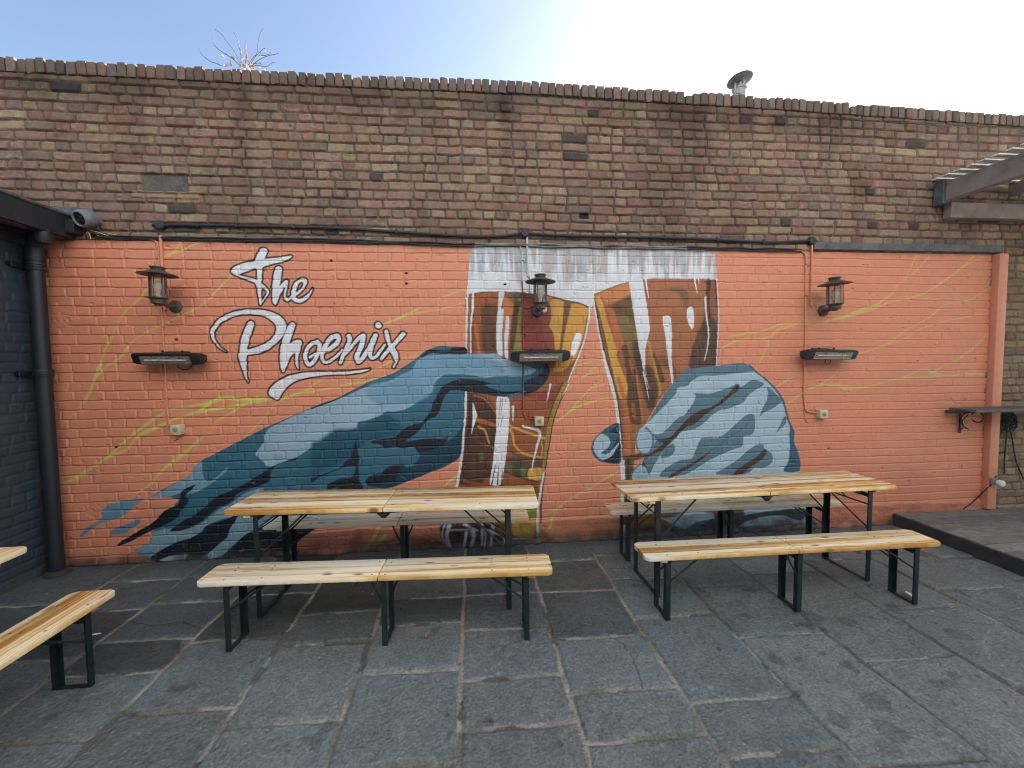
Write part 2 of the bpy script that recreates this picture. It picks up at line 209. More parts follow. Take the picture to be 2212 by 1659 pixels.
('P',2,(138,166,184),0.003,1,None,[[(-63,1721),(94,1723),(215,1724),(276,1681),(411,1637),(571,1580),(484,1526),(336,1522),(213,1527),(115,1516),(-18,1539),(-138,1549),(-233,1548),(-294,1512),(-343,1453),(-356,1392),(-415,1369),(-512,1287),(-572,1252),(-678,1230),(-748,1231),(-819,1185),(-913,1157),(-989,1141),(-1007,1093),(-1146,1067),(-1250,1028),(-1315,976),(-1502,857),(-1594,818),(-1741,781),(-1773,818),(-1837,879),(-1830,914),(-1766,995),(-1764,1042),(-1717,1111),(-1626,1156),(-1535,1201),(-1418,1253),(-1218,1318),(-1126,1352),(-987,1415),(-870,1461),(-718,1494),(-600,1552),(-517,1587),(-468,1670),(-373,1711),(-195,1722)]]),
('P',2,(108,146,170),0.025,1,None,[[(-870,1461),(-718,1494),(-600,1552),(-517,1587),(-468,1670),(-373,1711),(-195,1722),(45,1714),(215,1664),(287,1553),(-17,1545),(-233,1550),(-318,1500),(-356,1392),(-512,1299),(-794,1280),(-907,1378)]]),
('P',2,(30,76,98),0.025,1,None,[[(-1180,1086),(-996,1093),(-819,1185),(-725,1207),(-634,1108),(-683,1013),(-859,993),(-1001,901),(-1037,866),(-1155,785),(-1318,719),(-1387,685),(-1378,960),(-1309,994)]]),
('P',2,(20,58,76),0.006,1,None,[[(-79,1119),(-128,1034),(-208,963),(-305,917),(-402,883),(-474,867),(-469,824),(-524,752),(-584,729),(-630,762),(-690,733),(-763,650),(-894,582),(-742,556),(-646,585),(-370,685),(-212,747),(-114,825),(-93,1009)]]),
('P',2,(24,32,42),0.002,1,None,[[(-66,1397),(-176,1408),(-231,1366),(-262,1306),(-287,1234),(-324,1174),(-360,1168),(-421,1115),(-470,1055),(-566,985),(-578,961),(-412,987),(-256,983),(-220,1000),(-238,951),(-330,893),(-474,867),(-520,911),(-627,902),(-686,922),(-768,906),(-791,937),(-872,957),(-877,976),(-824,992),(-695,995),(-623,1059),(-540,1106),(-444,1128),(-408,1175),(-371,1223),(-346,1295),(-296,1391),(-259,1445),(-139,1498),(-18,1502),(103,1482),(176,1463),(115,1452),(175,1414),(285,1388),(445,1391),(284,1351),(162,1357),(41,1380)]]),
('P',2,(30,40,58),0.006,1,None,[[(445,1348),(458,1465),(533,1501),(633,1561),(658,1635),(690,1610),(692,1535),(645,1450),(557,1383)]]),
('P',2,(24,32,42),0.002,1,None,[[(-444,1692),(-408,1741),(-360,1771),(-313,1762),(-194,1757),(-164,1781),(-56,1781),(-48,1724),(-194,1725),(-337,1735),(-396,1717)]]),
('P',2,(24,32,42),0.002,1,None,[[(-1004,1003),(-996,901),(-986,828),(-993,780),(-997,659),(-964,585),(-976,555),(-1185,563),(-1079,638),(-1030,709),(-1029,757),(-1098,759),(-1215,715),(-1319,671),(-1389,631),(-1388,673),(-1272,705),(-1156,749),(-1109,796),(-1049,854),(-1029,938)]]),
('P',2,(24,32,42),0.003,1,None,[[(-1264,596),(-1171,653),(-1066,655),(-1126,603),(-1242,565)]]),
('P',2,(24,32,42),0.004,1,None,[[(-939,632),(-903,668),(-809,688),(-737,747),(-654,762),(-595,754),(-631,731),(-668,659),(-693,611),(-812,591),(-894,582),(-934,602)]]),
('S',2,(30,30,36),0.003,1,(0.0081,0.0023),[[(-1367,1274),(-1253,1311),(-1149,1353),(-986,1439)]]),
('P',2,(112,146,166),0.004,1,None,[[(-2667,557),(-2601,601),(-2480,667),(-2369,727),(-2331,790),(-2266,852),(-2270,753),(-2236,669),(-2164,702),(-2067,792),(-2085,746),(-2199,656),(-2333,579),(-2387,569),(-2441,583),(-2550,553)]]),
('P',2,(118,150,168),0.004,1,None,[[(-2828,96),(-2763,152),(-2692,189),(-2685,254),(-2563,283),(-2391,275),(-2279,329),(-2165,418),(-2041,484),(-1927,565),(-1782,592),(-1854,452),(-2002,375),(-2125,345),(-2259,292),(-2294,246),(-2394,192),(-2527,151),(-2682,65),(-2726,32)]]),
('P',2,(118,150,168),0.004,1,None,[[(-2014,352),(-1833,415),(-1661,417),(-1863,251),(-1920,216),(-2023,137),(-2138,35),(-2239,5),(-2247,65),(-2099,177),(-2074,247)]]),
('P',2,(24,32,42),0.002,1,None,[[(-1387,919),(-1502,857),(-1593,824),(-1730,769),(-1799,724),(-1947,635),(-2059,580),(-2171,537),(-2274,447),(-2364,380),(-2430,348),(-2542,270),(-2522,255),(-2401,275),(-2278,340),(-2176,431),(-2041,496),(-2005,554),(-1893,597),(-1757,639),(-1722,686),(-1720,733),(-1662,802),(-1526,822),(-1502,854)]]),
('P',2,(14,30,44),0.003,1,None,[[(-2002,375),(-2114,333),(-2259,292),(-2294,246),(-2394,192),(-2527,151),(-2682,65),(-2705,31),(-2642,1),(-2382,-5),(-2248,59),(-2110,177),(-2074,247),(-2038,305)]]),
('P',2,(138,166,184),0.003,1,None,[[(-2631,17),(-2553,46),(-2417,53),(-2435,27),(-2534,9)]]),
('P',2,(10,28,42),0.004,1,None,[[(-1920,216),(-1796,222),(-1696,348),(-1282,340),(-1423,212),(-1558,70),(-1625,-36),(-2361,-15),(-2239,5),(-2127,37),(-2023,137)]]),
('P',2,(14,30,44),0.003,1,None,[[(-2959,162),(-2931,190),(-2777,282),(-2667,347),(-2577,437),(-2467,490),(-2440,595),(-2373,633),(-2324,649),(-2353,615),(-2409,559),(-2385,511),(-2448,431),(-2495,362),(-2627,298),(-2726,256),(-2846,191),(-2944,152)]]),
('P',3,(52,92,112),0.002,1,None,[[(1336,1079),(1240,1050),(1149,985),(1092,918),(1072,852),(1096,782),(1149,735),(1229,714),(1360,717),(1345,955)]]),
('P',3,(34,40,48),0.004,1,None,[[(1336,1067),(1274,1024),(1251,1003),(1331,978),(1342,956),(1345,725),(1229,718),(1195,747),(1274,789),(1320,855),(1274,845),(1337,967),(1308,1023)]]),
('P',3,(158,182,195),0.002,1,None,[[(1172,985),(1126,950),(1101,895),(1098,851),(1121,794),(1160,754),(1206,749),(1263,773),(1308,833),(1337,888),(1333,900),(1286,845),(1251,807),(1206,794),(1166,810),(1229,847),(1257,902),(1228,959)]]),
('P',3,(158,182,195),0,0,None,[[(1600,1072),(1663,1172),(1732,1282),(1801,1382),(1916,1514),(2009,1569),(2315,1599),(2518,1622),(2602,1598),(2652,1550),(2750,1481),(2850,1388),(2926,1294),(2965,1201),(2992,1097),(3032,1014),(3073,955),(3068,862),(3113,755),(3137,672),(3129,572),(3162,376),(3191,220),(3271,97),(3318,17),(2586,11),(1981,11),(1862,17),(1814,78),(1783,154),(1577,244),(1471,546),(1453,603),(1505,669),(1574,723),(1620,790),(1527,810),(1494,906),(1520,1007)]]),
('P',3,(84,114,128),0.003,1,None,[[(1916,1514),(2009,1569),(2315,1599),(2518,1620),(2602,1596),(2652,1550),(2604,1534),(2436,1519),(2257,1504),(2115,1501),(2034,1457),(1987,1413),(1894,1392),(1883,1347),(1802,1259),(1687,1149),(1606,1078),(1663,1172),(1732,1282),(1801,1382)]]),
('P',3,(84,114,128),0.003,1,None,[[(2065,1344),(2201,1336),(2378,1384),(2486,1425),(2516,1393),(2605,1448),(2654,1457),(2752,1421),(2680,1367),(2608,1323),(2537,1244),(2394,1190),(2322,1180),(2239,1136),(2157,1059),(2051,1004),(1934,979),(1876,918),(1806,852),(1736,786),(1631,789),(1666,845),(1689,923),(1607,1005),(1665,969),(1758,978),(1839,1055),(1909,1121),(1967,1143),(2037,1231),(2071,1310)]]),
('P',3,(66,48,46),0.003,1,None,[[(2492,1414),(2499,1370),(2428,1315),(2345,1248),(2250,1193),(2145,1116),(2063,1050),(1992,1029),(1887,941),(1829,886),(1736,798),(1643,787),(1759,876),(1700,906),(1782,921),(1852,953),(1933,1041),(2014,1119),(2132,1184),(2262,1227),(2391,1327),(2438,1383)]]),
('P',3,(84,114,128),0.003,1,None,[[(2661,1116),(2664,989),(2628,932),(2556,922),(2545,830),(2473,809),(2329,756),(2210,702),(2092,637),(1974,578),(1738,564),(1761,626),(1913,712),(2043,731),(2089,832),(2147,922),(2303,918),(2421,995),(2564,1118),(2624,1134)]]),
('P',3,(70,50,48),0.003,1,None,[[(2613,1076),(2566,1014),(2447,937),(2328,860),(2209,783),(2044,685),(1914,621),(1809,562),(1856,560),(1973,619),(2091,683),(2186,749),(2256,816),(2375,893),(2542,992)]]),
('P',3,(84,114,128),0.003,1,None,[[(2753,838),(2766,801),(2828,764),(2857,705),(2831,647),(2745,615),(2672,617),(2575,560),(2290,567),(2332,606),(2487,693),(2595,783),(2691,838)]]),
('P',3,(72,50,46),0.003,1,None,[[(2778,794),(2791,753),(2744,697),(2623,619),(2551,563),(2454,565),(2573,656),(2670,711),(2754,778)]]),
('P',3,(84,114,128),0.003,1,None,[[(2789,1391),(2864,1330),(2933,1260),(2855,1192),(2758,1148),(2710,1109),(2733,1172),(2780,1263),(2790,1331)]]),
('P',3,(84,114,128),0.003,1,None,[[(2974,1109),(2982,1039),(2883,951),(2920,1017),(2944,1074)]]),
('P',3,(52,92,112),0.004,1,None,[[(3038,1008),(3073,955),(3068,862),(3113,755),(3137,672),(3129,572),(2969,574),(3016,676),(3025,816),(3018,968)]]),
('S',3,(52,92,112),0.003,1,(0.0083,0.0107),[[(2602,1596),(2652,1545),(2750,1475),(2850,1382),(2926,1289),(2968,1195),(2995,1091),(3038,1002)]]),
('P',3,(84,114,128),0.003,1,None,[[(1737,752),(1783,830),(1853,874),(1879,827),(1842,760),(1760,740)]]),
('P',3,(80,60,50),0.004,1,None,[[(1620,790),(1742,800),(1679,686),(1621,580),(1598,655),(1551,684)]]),
('P',3,(84,114,128),0.003,1,None,[[(1666,777),(1760,808),(1713,741),(1667,675),(1621,574),(1609,654),(1574,723)]]),
('S',3,(84,114,128),0.004,1,(0.0149,0.0115),[[(1595,1022),(1653,958),(1666,879),(1620,790)]]),
('P',3,(150,176,192),0.003,1,None,[[(1503,929),(1526,1001),(1589,1019),(1644,959),(1652,868),(1608,792),(1544,813),(1509,872)]]),
('S',3,(84,114,128),0.003,1,(0.0068,0.0057),[[(1520,1007),(1498,918),(1521,827),(1573,786)]]),
('P',3,(150,176,192),0.003,1,None,[[(1459,563),(1482,630),(1539,679),(1592,649),(1619,568)]]),
('S',3,(84,114,128),0.003,1,(0.0069,0.0069),[[(1457,569),(1482,642),(1545,690)]]),
('P',3,(92,74,66),0.006,1,None,[[(1577,256),(2218,227),(2521,232),(2565,171),(2437,136),(2279,137),(2242,203),(1978,215),(1789,177)]]),
('P',3,(60,76,84),0.006,1,None,[[(2437,136),(2571,171),(3141,210),(3194,136),(3132,91),(2955,147),(2756,144),(2584,105),(2463,52),(2100,46),(2159,125),(2279,155)]]),
('P',3,(84,114,128),0.006,1,None,[[(1783,154),(1825,71),(1862,17),(1933,14),(2099,81),(2219,134),(2099,128),(1980,64),(1885,92)]]),
('P',3,(52,92,112),0.005,1,None,[[(3179,209),(3271,97),(3318,17),(3210,16),(3194,112),(3155,174)]]),
('P',3,(70,80,84),0.02,1,None,[[(1933,20),(2100,70),(2585,58),(3209,28),(3318,11),(2587,-1),(1981,3)]]),
('O',1,(214,217,222),0,1,None,[[(-1723,2611),(-1699,2614),(-1678,2598),(-1688,2561),(-1697,2531),(-1651,2531),(-1572,2542),(-1486,2556),(-1493,2538),(-1534,2516),(-1605,2497),(-1677,2474),(-1721,2451),(-1725,2407),(-1731,2350),(-1736,2325),(-1707,2301),(-1683,2268),(-1680,2244),(-1703,2207),(-1736,2166),(-1754,2145),(-1759,2186),(-1768,2251),(-1779,2321),(-1815,2341),(-1884,2369),(-1949,2400),(-1969,2424),(-1963,2441),(-1927,2465),(-1864,2490),(-1785,2510),(-1752,2568),(-1735,2601)],[(-1910,2395),(-1851,2420),(-1768,2447),(-1768,2356),(-1783,2359),(-1845,2375)],[(-1734,2291),(-1708,2272),(-1695,2248),(-1709,2219),(-1739,2176),(-1742,2227),(-1738,2268)]]),
('O',1,(214,217,222),0,1,None,[[(-1611,2457),(-1591,2467),(-1569,2453),(-1569,2424),(-1579,2359),(-1591,2302),(-1560,2335),(-1536,2355),(-1520,2343),(-1526,2302),(-1540,2253),(-1546,2224),(-1537,2203),(-1517,2208),(-1498,2228),(-1496,2253),(-1482,2302),(-1453,2344),(-1412,2369),(-1376,2365),(-1369,2336),(-1387,2295),(-1432,2245),(-1461,2224),(-1454,2202),(-1426,2202),(-1377,2229),(-1335,2274),(-1325,2285),(-1340,2245),(-1378,2196),(-1427,2167),(-1475,2177),(-1498,2197),(-1526,2179),(-1552,2191),(-1559,2220),(-1553,2257),(-1548,2294),(-1562,2285),(-1583,2244),(-1601,2203),(-1614,2162),(-1630,2150),(-1649,2170),(-1652,2219),(-1649,2293),(-1638,2375),(-1624,2432)],[(-1405,2340),(-1396,2319),(-1423,2278),(-1454,2253),(-1462,2268),(-1446,2311),(-1423,2336)]]),
('O',1,(214,217,222),0,1,None,[[(-2035,1758),(-2088,1793),(-2128,1843),(-2149,1900),(-2150,1924),(-2130,1973),(-2077,2030),(-1998,2075),(-1903,2102),(-1793,2108),(-1692,2096),(-1614,2063),(-1568,2022),(-1550,1980),(-1555,1939),(-1581,1889),(-1631,1832),(-1696,1782),(-1777,1745),(-1864,1734),(-1877,1701),(-1884,1635),(-1882,1568),(-1873,1502),(-1902,1568),(-1926,1652),(-1937,1710),(-1934,1743),(-1924,1800),(-1909,1866),(-1887,1932),(-1861,1989),(-1837,2012),(-1817,2007),(-1810,1981),(-1820,1940),(-1846,1874),(-1862,1816),(-1867,1779),(-1822,1787),(-1742,1816),(-1677,1857),(-1640,1906),(-1630,1956),(-1648,1997),(-1686,2034),(-1748,2063),(-1819,2071),(-1897,2070),(-1976,2047),(-2047,2010),(-2091,1973),(-2120,1924),(-2122,1884),(-2105,1834),(-2072,1789)]]),
('O',1,(214,217,222),0,1,None,[[(-1530,1980),(-1499,2001),(-1478,1984),(-1487,1939),(-1513,1881),(-1531,1823),(-1495,1847),(-1454,1857),(-1431,1839),(-1436,1797),(-1454,1739),(-1465,1680),(-1461,1609),(-1478,1638),(-1489,1680),(-1484,1731),(-1494,1747),(-1523,1714),(-1549,1664),(-1575,1606),(-1588,1583),(-1603,1606),(-1611,1682),(-1608,1757),(-1591,1831),(-1564,1906)]]),
('O',1,(214,217,222),0,1,(0.0157,0.0157),[[(-1298,1831),(-1343,1826),(-1385,1780),(-1406,1726),(-1398,1669),(-1372,1644),(-1340,1671),(-1307,1721),(-1290,1771),(-1283,1813),(-1302,1838)]]),
('O',1,(214,217,222),0,1,(0.0091,0.0124),[[(-1369,1709),(-1330,1729),(-1264,1754),(-1207,1770)]]),
('O',1,(214,217,222),0,1,(0.019,0.0091),[[(-1215,1769),(-1157,1812),(-1124,1858),(-1138,1889),(-1179,1875),(-1226,1821),(-1260,1754),(-1268,1699),(-1247,1665),(-1206,1673),(-1152,1711),(-1101,1769)]]),
('O',1,(214,217,222),0,1,(0.0182,0.0182),[[(-1134,1883),(-1183,1875),(-1226,1821),(-1260,1754)]]),
('O',1,(214,217,222),0,1,(0.0191,0.0141),[[(-1044,1883),(-1037,1853),(-1063,1786),(-1099,1710),(-1119,1660)]]),
('O',1,(214,217,222),0,1,(0.0108,0.0167),[[(-1078,1727),(-1009,1811),(-954,1874),(-921,1891)]]),
('O',1,(214,217,222),0,1,(0.0209,0.0167),[[(-921,1882),(-944,1794),(-979,1718),(-972,1669),(-939,1688),(-887,1768)]]),
('O',1,(214,217,222),0,1,(0.0126,0.0184),[[(-887,1768),(-843,1852),(-822,1890)]]),
('O',1,(214,217,222),0,1,(0.0202,0.0092),[[(-822,1890),(-857,1793),(-870,1730),(-852,1695),(-814,1716),(-745,1809)]]),
('O',1,(214,217,222),0,1,(0.0243,0.0243),[[(-796,1977),(-793,1974)]]),
('O',1,(214,217,222),0,1,(0.0169,0.0068),[[(-729,1920),(-715,1843),(-691,1783),(-659,1724),(-648,1676),(-673,1617)]]),
('O',1,(214,217,222),0,1,(0.0254,0.0211),[[(-691,1783),(-663,1732),(-652,1689)]]),
('O',1,(214,217,222),0,1,(0.0194,0.0143),[[(-588,1902),(-648,1834),(-721,1758),(-777,1690)]]),
('O',1,(214,217,222),0,1,None,[[(-873,1605),(-942,1577),(-1058,1562),(-1197,1558),(-1344,1544),(-1466,1517),(-1548,1472),(-1599,1413),(-1641,1355),(-1672,1364),(-1703,1390),(-1710,1420),(-1693,1457),(-1635,1506),(-1545,1551),(-1440,1575),(-1302,1582),(-1139,1580),(-1008,1587)]])]
STAINS = [(1.911, -1.958, 0.075), (1.645, -2.037, 0.06), (1.81, -2.115, 0.085), (1.73, -2.18, 0.07), (2.328, -1.365, 0.06), (2.862, -1.565, 0.06), (1.768, -1.64, 0.035), (2.327, -1.895, 0.04), (1.464, -2.073, 0.04), (2.476, -1.846, 0.03), (2.398, -1.89, 0.035)]
PLANT = [[(-1.864,4.111),(-1.899,4.204),(-1.929,4.257),(-1.983,4.332),(-2.042,4.415),(-2.103,4.465)],[(-1.861,4.115),(-1.887,4.188),(-1.914,4.226),(-1.935,4.26)],[(-1.864,4.115),(-1.895,4.145),(-1.939,4.176),(-1.988,4.202),(-2.026,4.223),(-2.047,4.251),(-2.045,4.296)],[(-2.019,4.113),(-2.046,4.121),(-2.096,4.129),(-2.145,4.167),(-2.162,4.215)],[(-2.005,4.113),(-2.021,4.174)],[(-1.935,4.117),(-1.962,4.145),(-2.002,4.172)],[(-1.845,4.109),(-1.874,4.196),(-1.871,4.254),(-1.887,4.302)],[(-1.842,4.109),(-1.86,4.209),(-1.873,4.3),(-1.886,4.348),(-1.906,4.379)],[(-1.836,4.11),(-1.822,4.208),(-1.833,4.257),(-1.849,4.317)],[(-1.826,4.11),(-1.818,4.218),(-1.828,4.293),(-1.837,4.341)],[(-1.816,4.111),(-1.771,4.195),(-1.737,4.233),(-1.736,4.301),(-1.721,4.393),(-1.69,4.455)],[(-1.8,4.112),(-1.755,4.179),(-1.715,4.218),(-1.652,4.262),(-1.657,4.211)],[(-1.79,4.115),(-1.72,4.178),(-1.68,4.203),(-1.634,4.222),(-1.567,4.242)],[(-1.719,4.214),(-1.68,4.213),(-1.637,4.225),(-1.622,4.249)],[(-1.784,4.119),(-1.734,4.141),(-1.676,4.135),(-1.635,4.189),(-1.617,4.194)],[(-1.84,4.083),(-1.822,4.042),(-1.808,4.003)],[(-1.719,4.214),(-1.73,4.259)],[(-1.702,4.228),(-1.72,4.266)],[(-1.766,4.146),(-1.702,4.146),(-1.724,4.165)],[(-1.938,4.117),(-1.942,4.159)]]
import bpy, bmesh, math, random, time
import numpy as np
from mathutils import Vector, Matrix

C = bpy.context.scene.collection
SC = bpy.context.scene
PI = math.pi
random.seed(7)

# ------------------------------------------------------------------ colours
def lin1(c):
    c /= 255.0
    return c / 12.92 if c <= 0.04045 else ((c + 0.055) / 1.055) ** 2.4
ALB = 1.0
def rgb(r, g, b, k=1.0):
    return tuple(min(0.9, lin1(v) * ALB * k) for v in (r, g, b))

# ------------------------------------------------------------------ materials
def new_mat(name):
    m = bpy.data.materials.new(name); m.use_nodes = True
    nt = m.node_tree
    return m, nt, nt.nodes['Principled BSDF']
def node(nt, typ, **kw):
    n = nt.nodes.new(typ)
    for k, v in kw.items(): setattr(n, k, v)
    return n
def setin(n, **kw):
    for k, v in kw.items(): n.inputs[k.replace('_', ' ')].default_value = v
def bump(nt, bs, src, strength, dist):
    b = node(nt, 'ShaderNodeBump'); b.inputs['Strength'].default_value = strength; b.inputs['Distance'].default_value = dist
    nt.links.new(src, b.inputs['Height']); nt.links.new(b.outputs['Normal'], bs.inputs['Normal'])
def mat_plain(name, col, rough=0.5, metal=0.0, var=0.12, scale=9.0, bumps=0.15, bdist=0.002, spec=0.5):
    m, nt, bs = new_mat(name)
    tc = node(nt, 'ShaderNodeTexCoord'); nz = node(nt, 'ShaderNodeTexNoise'); setin(nz, Scale=scale, Detail=6.0, Roughness=0.65)
    nt.links.new(tc.outputs['Object'], nz.inputs['Vector'])
    rp = node(nt, 'ShaderNodeValToRGB'); e = rp.color_ramp.elements
    e[0].position = 0.28; e[1].position = 0.75
    e[0].color = (*[max(0, c * (1 - 2 * var)) for c in col], 1); e[1].color = (*[min(1, c * (1 + var)) for c in col], 1)
    nt.links.new(nz.outputs['Fac'], rp.inputs['Fac']); nt.links.new(rp.outputs['Color'], bs.inputs['Base Color'])
    rr = node(nt, 'ShaderNodeMapRange'); setin(rr, To_Min=max(0.03, rough - 0.1), To_Max=min(1, rough + 0.12)); nt.links.new(nz.outputs['Fac'], rr.inputs['Value'])
    nt.links.new(rr.outputs['Result'], bs.inputs['Roughness'])
    bs.inputs['Metallic'].default_value = metal; bs.inputs['Specular IOR Level'].default_value = spec
    if bumps:
        n2 = node(nt, 'ShaderNodeTexNoise'); setin(n2, Scale=scale * 14, Detail=4.0); nt.links.new(tc.outputs['Object'], n2.inputs['Vector'])
        bump(nt, bs, n2.outputs['Fac'], bumps, bdist)
    return m
def mat_attr(name, rough=0.6, var=0.12, scale=30.0, fine=260.0, bumps=0.3, bdist=0.0015, spec=0.5, rvar=0.1):
    m, nt, bs = new_mat(name)
    at = node(nt, 'ShaderNodeAttribute'); at.attribute_name = 'Col'
    tc = node(nt, 'ShaderNodeTexCoord')
    nz = node(nt, 'ShaderNodeTexNoise'); setin(nz, Scale=scale, Detail=7.0, Roughness=0.7); nt.links.new(tc.outputs['Object'], nz.inputs['Vector'])
    mr = node(nt, 'ShaderNodeMapRange'); setin(mr, From_Min=0.25, From_Max=0.75, To_Min=1 - var, To_Max=1 + var); nt.links.new(nz.outputs['Fac'], mr.inputs['Value'])
    mx = node(nt, 'ShaderNodeMix', data_type='RGBA', blend_type='MULTIPLY'); mx.inputs['Factor'].default_value = 1.0
    nt.links.new(at.outputs['Color'], mx.inputs['A']); nt.links.new(mr.outputs['Result'], mx.inputs['B'])
    nt.links.new(mx.outputs['Result'], bs.inputs['Base Color'])
    rr = node(nt, 'ShaderNodeMapRange'); setin(rr, To_Min=rough - rvar, To_Max=rough + rvar); nt.links.new(nz.outputs['Fac'], rr.inputs['Value']); nt.links.new(rr.outputs['Result'], bs.inputs['Roughness'])
    bs.inputs['Specular IOR Level'].default_value = spec
    n2 = node(nt, 'ShaderNodeTexNoise'); setin(n2, Scale=fine, Detail=5.0, Roughness=0.6); nt.links.new(tc.outputs['Object'], n2.inputs['Vector'])
    bump(nt, bs, n2.outputs['Fac'], bumps, bdist)
    return m
def mat_wood(name, pw, tone=0.0):
    m, nt, bs = new_mat(name); L = nt.links.new
    tc = node(nt, 'ShaderNodeTexCoord'); oi = node(nt, 'ShaderNodeObjectInfo')
    sp = node(nt, 'ShaderNodeSeparateXYZ'); L(tc.outputs['Object'], sp.inputs[0])
    def math_(op, a, b=None):
        n = node(nt, 'ShaderNodeMath', operation=op)
        for i, v in enumerate((a, b)):
            if v is None: continue
            if isinstance(v, (int, float)): n.inputs[i].default_value = v
            else: L(v, n.inputs[i])
        return n.outputs[0]
    def comb(x, y, z):
        n = node(nt, 'ShaderNodeCombineXYZ')
        for i, v in enumerate((x, y, z)):
            if isinstance(v, (int, float)): n.inputs[i].default_value = v
            else: L(v, n.inputs[i])
        return n.outputs[0]
    def noise(vec, detail=4.0, rough=0.6):
        n = node(nt, 'ShaderNodeTexNoise'); setin(n, Scale=1.0, Detail=detail, Roughness=rough); L(vec, n.inputs['Vector']); return n.outputs['Fac']
    def ramp(fac, stops):
        r = node(nt, 'ShaderNodeValToRGB'); el = r.color_ramp.elements
        while len(el) < len(stops): el.new(0.5)
        for e_, (p, c) in zip(el, stops): e_.position = p; e_.color = (*c, 1)
        L(fac, r.inputs['Fac']); return r.outputs['Color']
    rnd = math_('MULTIPLY', oi.outputs['Random'], 37.0)
    plank = math_('FLOOR', math_('DIVIDE', math_('ADD', sp.outputs['Y'], 10.0), pw))
    half = 0.0
    wn = node(nt, 'ShaderNodeTexWhiteNoise', noise_dimensions='3D'); L(comb(plank, half, rnd), wn.inputs['Vector'])
    off = math_('ADD', math_('MULTIPLY', wn.outputs['Value'], 23.0), rnd)
    wob = math_('MULTIPLY', math_('SUBTRACT', noise(comb(math_('MULTIPLY', sp.outputs['X'], 2.6), math_('MULTIPLY', sp.outputs['Y'], 5.0), off)), 0.5), 0.045)
    y2 = math_('ADD', sp.outputs['Y'], wob)
    stripes = noise(comb(math_('MULTIPLY', sp.outputs['X'], 0.45), math_('MULTIPLY', y2, 19.0), off), 3.0, 0.6)
    wear = noise(comb(math_('MULTIPLY', sp.outputs['X'], 2.4), math_('MULTIPLY', sp.outputs['Y'], 11.0), off), 6.0, 0.72)
    fac = math_('ADD', math_('ADD', math_('MULTIPLY', stripes, 1.0), math_('MULTIPLY', wear, 0.30)), math_('MULTIPLY', math_('SUBTRACT', wn.outputs['Value'], 0.5), 0.16))
    fac = math_('ADD', math_('MULTIPLY', math_('SUBTRACT', fac, 0.65), 1.2), 0.65 + tone)
    col = ramp(fac, [(0.48, (0.52, 0.25, 0.06)), (0.575, (0.72, 0.43, 0.13)), (0.62, (0.80, 0.55, 0.24)), (0.675, (0.88, 0.72, 0.45)), (0.78, (0.90, 0.82, 0.64))])
    grain = noise(comb(math_('MULTIPLY', sp.outputs['X'], 3.0), math_('MULTIPLY', y2, 210.0), off), 5.0, 0.7)
    gm = node(nt, 'ShaderNodeMapRange'); setin(gm, From_Min=0.3, From_Max=0.7, To_Min=0.86, To_Max=1.07); L(grain, gm.inputs['Value'])
    mx = node(nt, 'ShaderNodeMix', data_type='RGBA', blend_type='MULTIPLY'); mx.inputs['Factor'].default_value = 1.0; L(col, mx.inputs['A']); L(gm.outputs['Result'], mx.inputs['B'])
    vo = node(nt, 'ShaderNodeTexVoronoi', feature='F1'); setin(vo, Scale=1.0); L(comb(math_('ADD', math_('MULTIPLY', sp.outputs['X'], 5.5), off), math_('MULTIPLY', sp.outputs['Y'], 15.0), off), vo.inputs['Vector'])
    keep = math_('GREATER_THAN', node_sep(nt, vo.outputs['Color']), 0.38)
    kd = node(nt, 'ShaderNodeMapRange'); setin(kd, From_Min=0.09, From_Max=0.24, To_Min=1.0, To_Max=0.0); L(vo.outputs['Distance'], kd.inputs['Value'])
    kf = math_('MULTIPLY', math_('MULTIPLY', kd.outputs['Result'], keep), 0.9)
    m2 = node(nt, 'ShaderNodeMix', data_type='RGBA'); L(kf, m2.inputs['Factor']); L(mx.outputs['Result'], m2.inputs['A']); m2.inputs['B'].default_value = (0.20, 0.085, 0.028, 1)
    # dark seams between the boards
    fr = math_('FRACT', math_('DIVIDE', math_('ADD', sp.outputs['Y'], 10.0), pw))
    edge = math_('LESS_THAN', math_('MINIMUM', fr, math_('SUBTRACT', 1.0, fr)), 0.0011 / pw)
    m3 = node(nt, 'ShaderNodeMix', data_type='RGBA'); L(math_('MULTIPLY', edge, 0.55), m3.inputs['Factor']); L(m2.outputs['Result'], m3.inputs['A']); m3.inputs['B'].default_value = (0.16, 0.08, 0.03, 1)
    # grey dirt patches
    dn = noise(comb(math_('MULTIPLY', sp.outputs['X'], 7.0), math_('MULTIPLY', sp.outputs['Y'], 22.0), rnd), 6.0, 0.75)
    dm = node(nt, 'ShaderNodeMapRange'); setin(dm, From_Min=0.60, From_Max=0.78, To_Min=0.0, To_Max=0.35); L(dn, dm.inputs['Value'])
    m4 = node(nt, 'ShaderNodeMix', data_type='RGBA'); L(dm.outputs['Result'], m4.inputs['Factor']); L(m3.outputs['Result'], m4.inputs['A']); m4.inputs['B'].default_value = (0.30, 0.25, 0.19, 1)
    L(m4.outputs['Result'], bs.inputs['Base Color'])
    rr = node(nt, 'ShaderNodeMapRange'); setin(rr, From_Min=0.5, From_Max=0.75, To_Min=0.27, To_Max=0.50); L(fac, rr.inputs['Value']); L(rr.outputs['Result'], bs.inputs['Roughness'])
    bump(nt, bs, grain, 0.12, 0.001)
    return m
def node_sep(nt, colsock):
    s = nt.nodes.new('ShaderNodeSeparateColor'); nt.links.new(colsock, s.inputs[0]); return s.outputs[0]
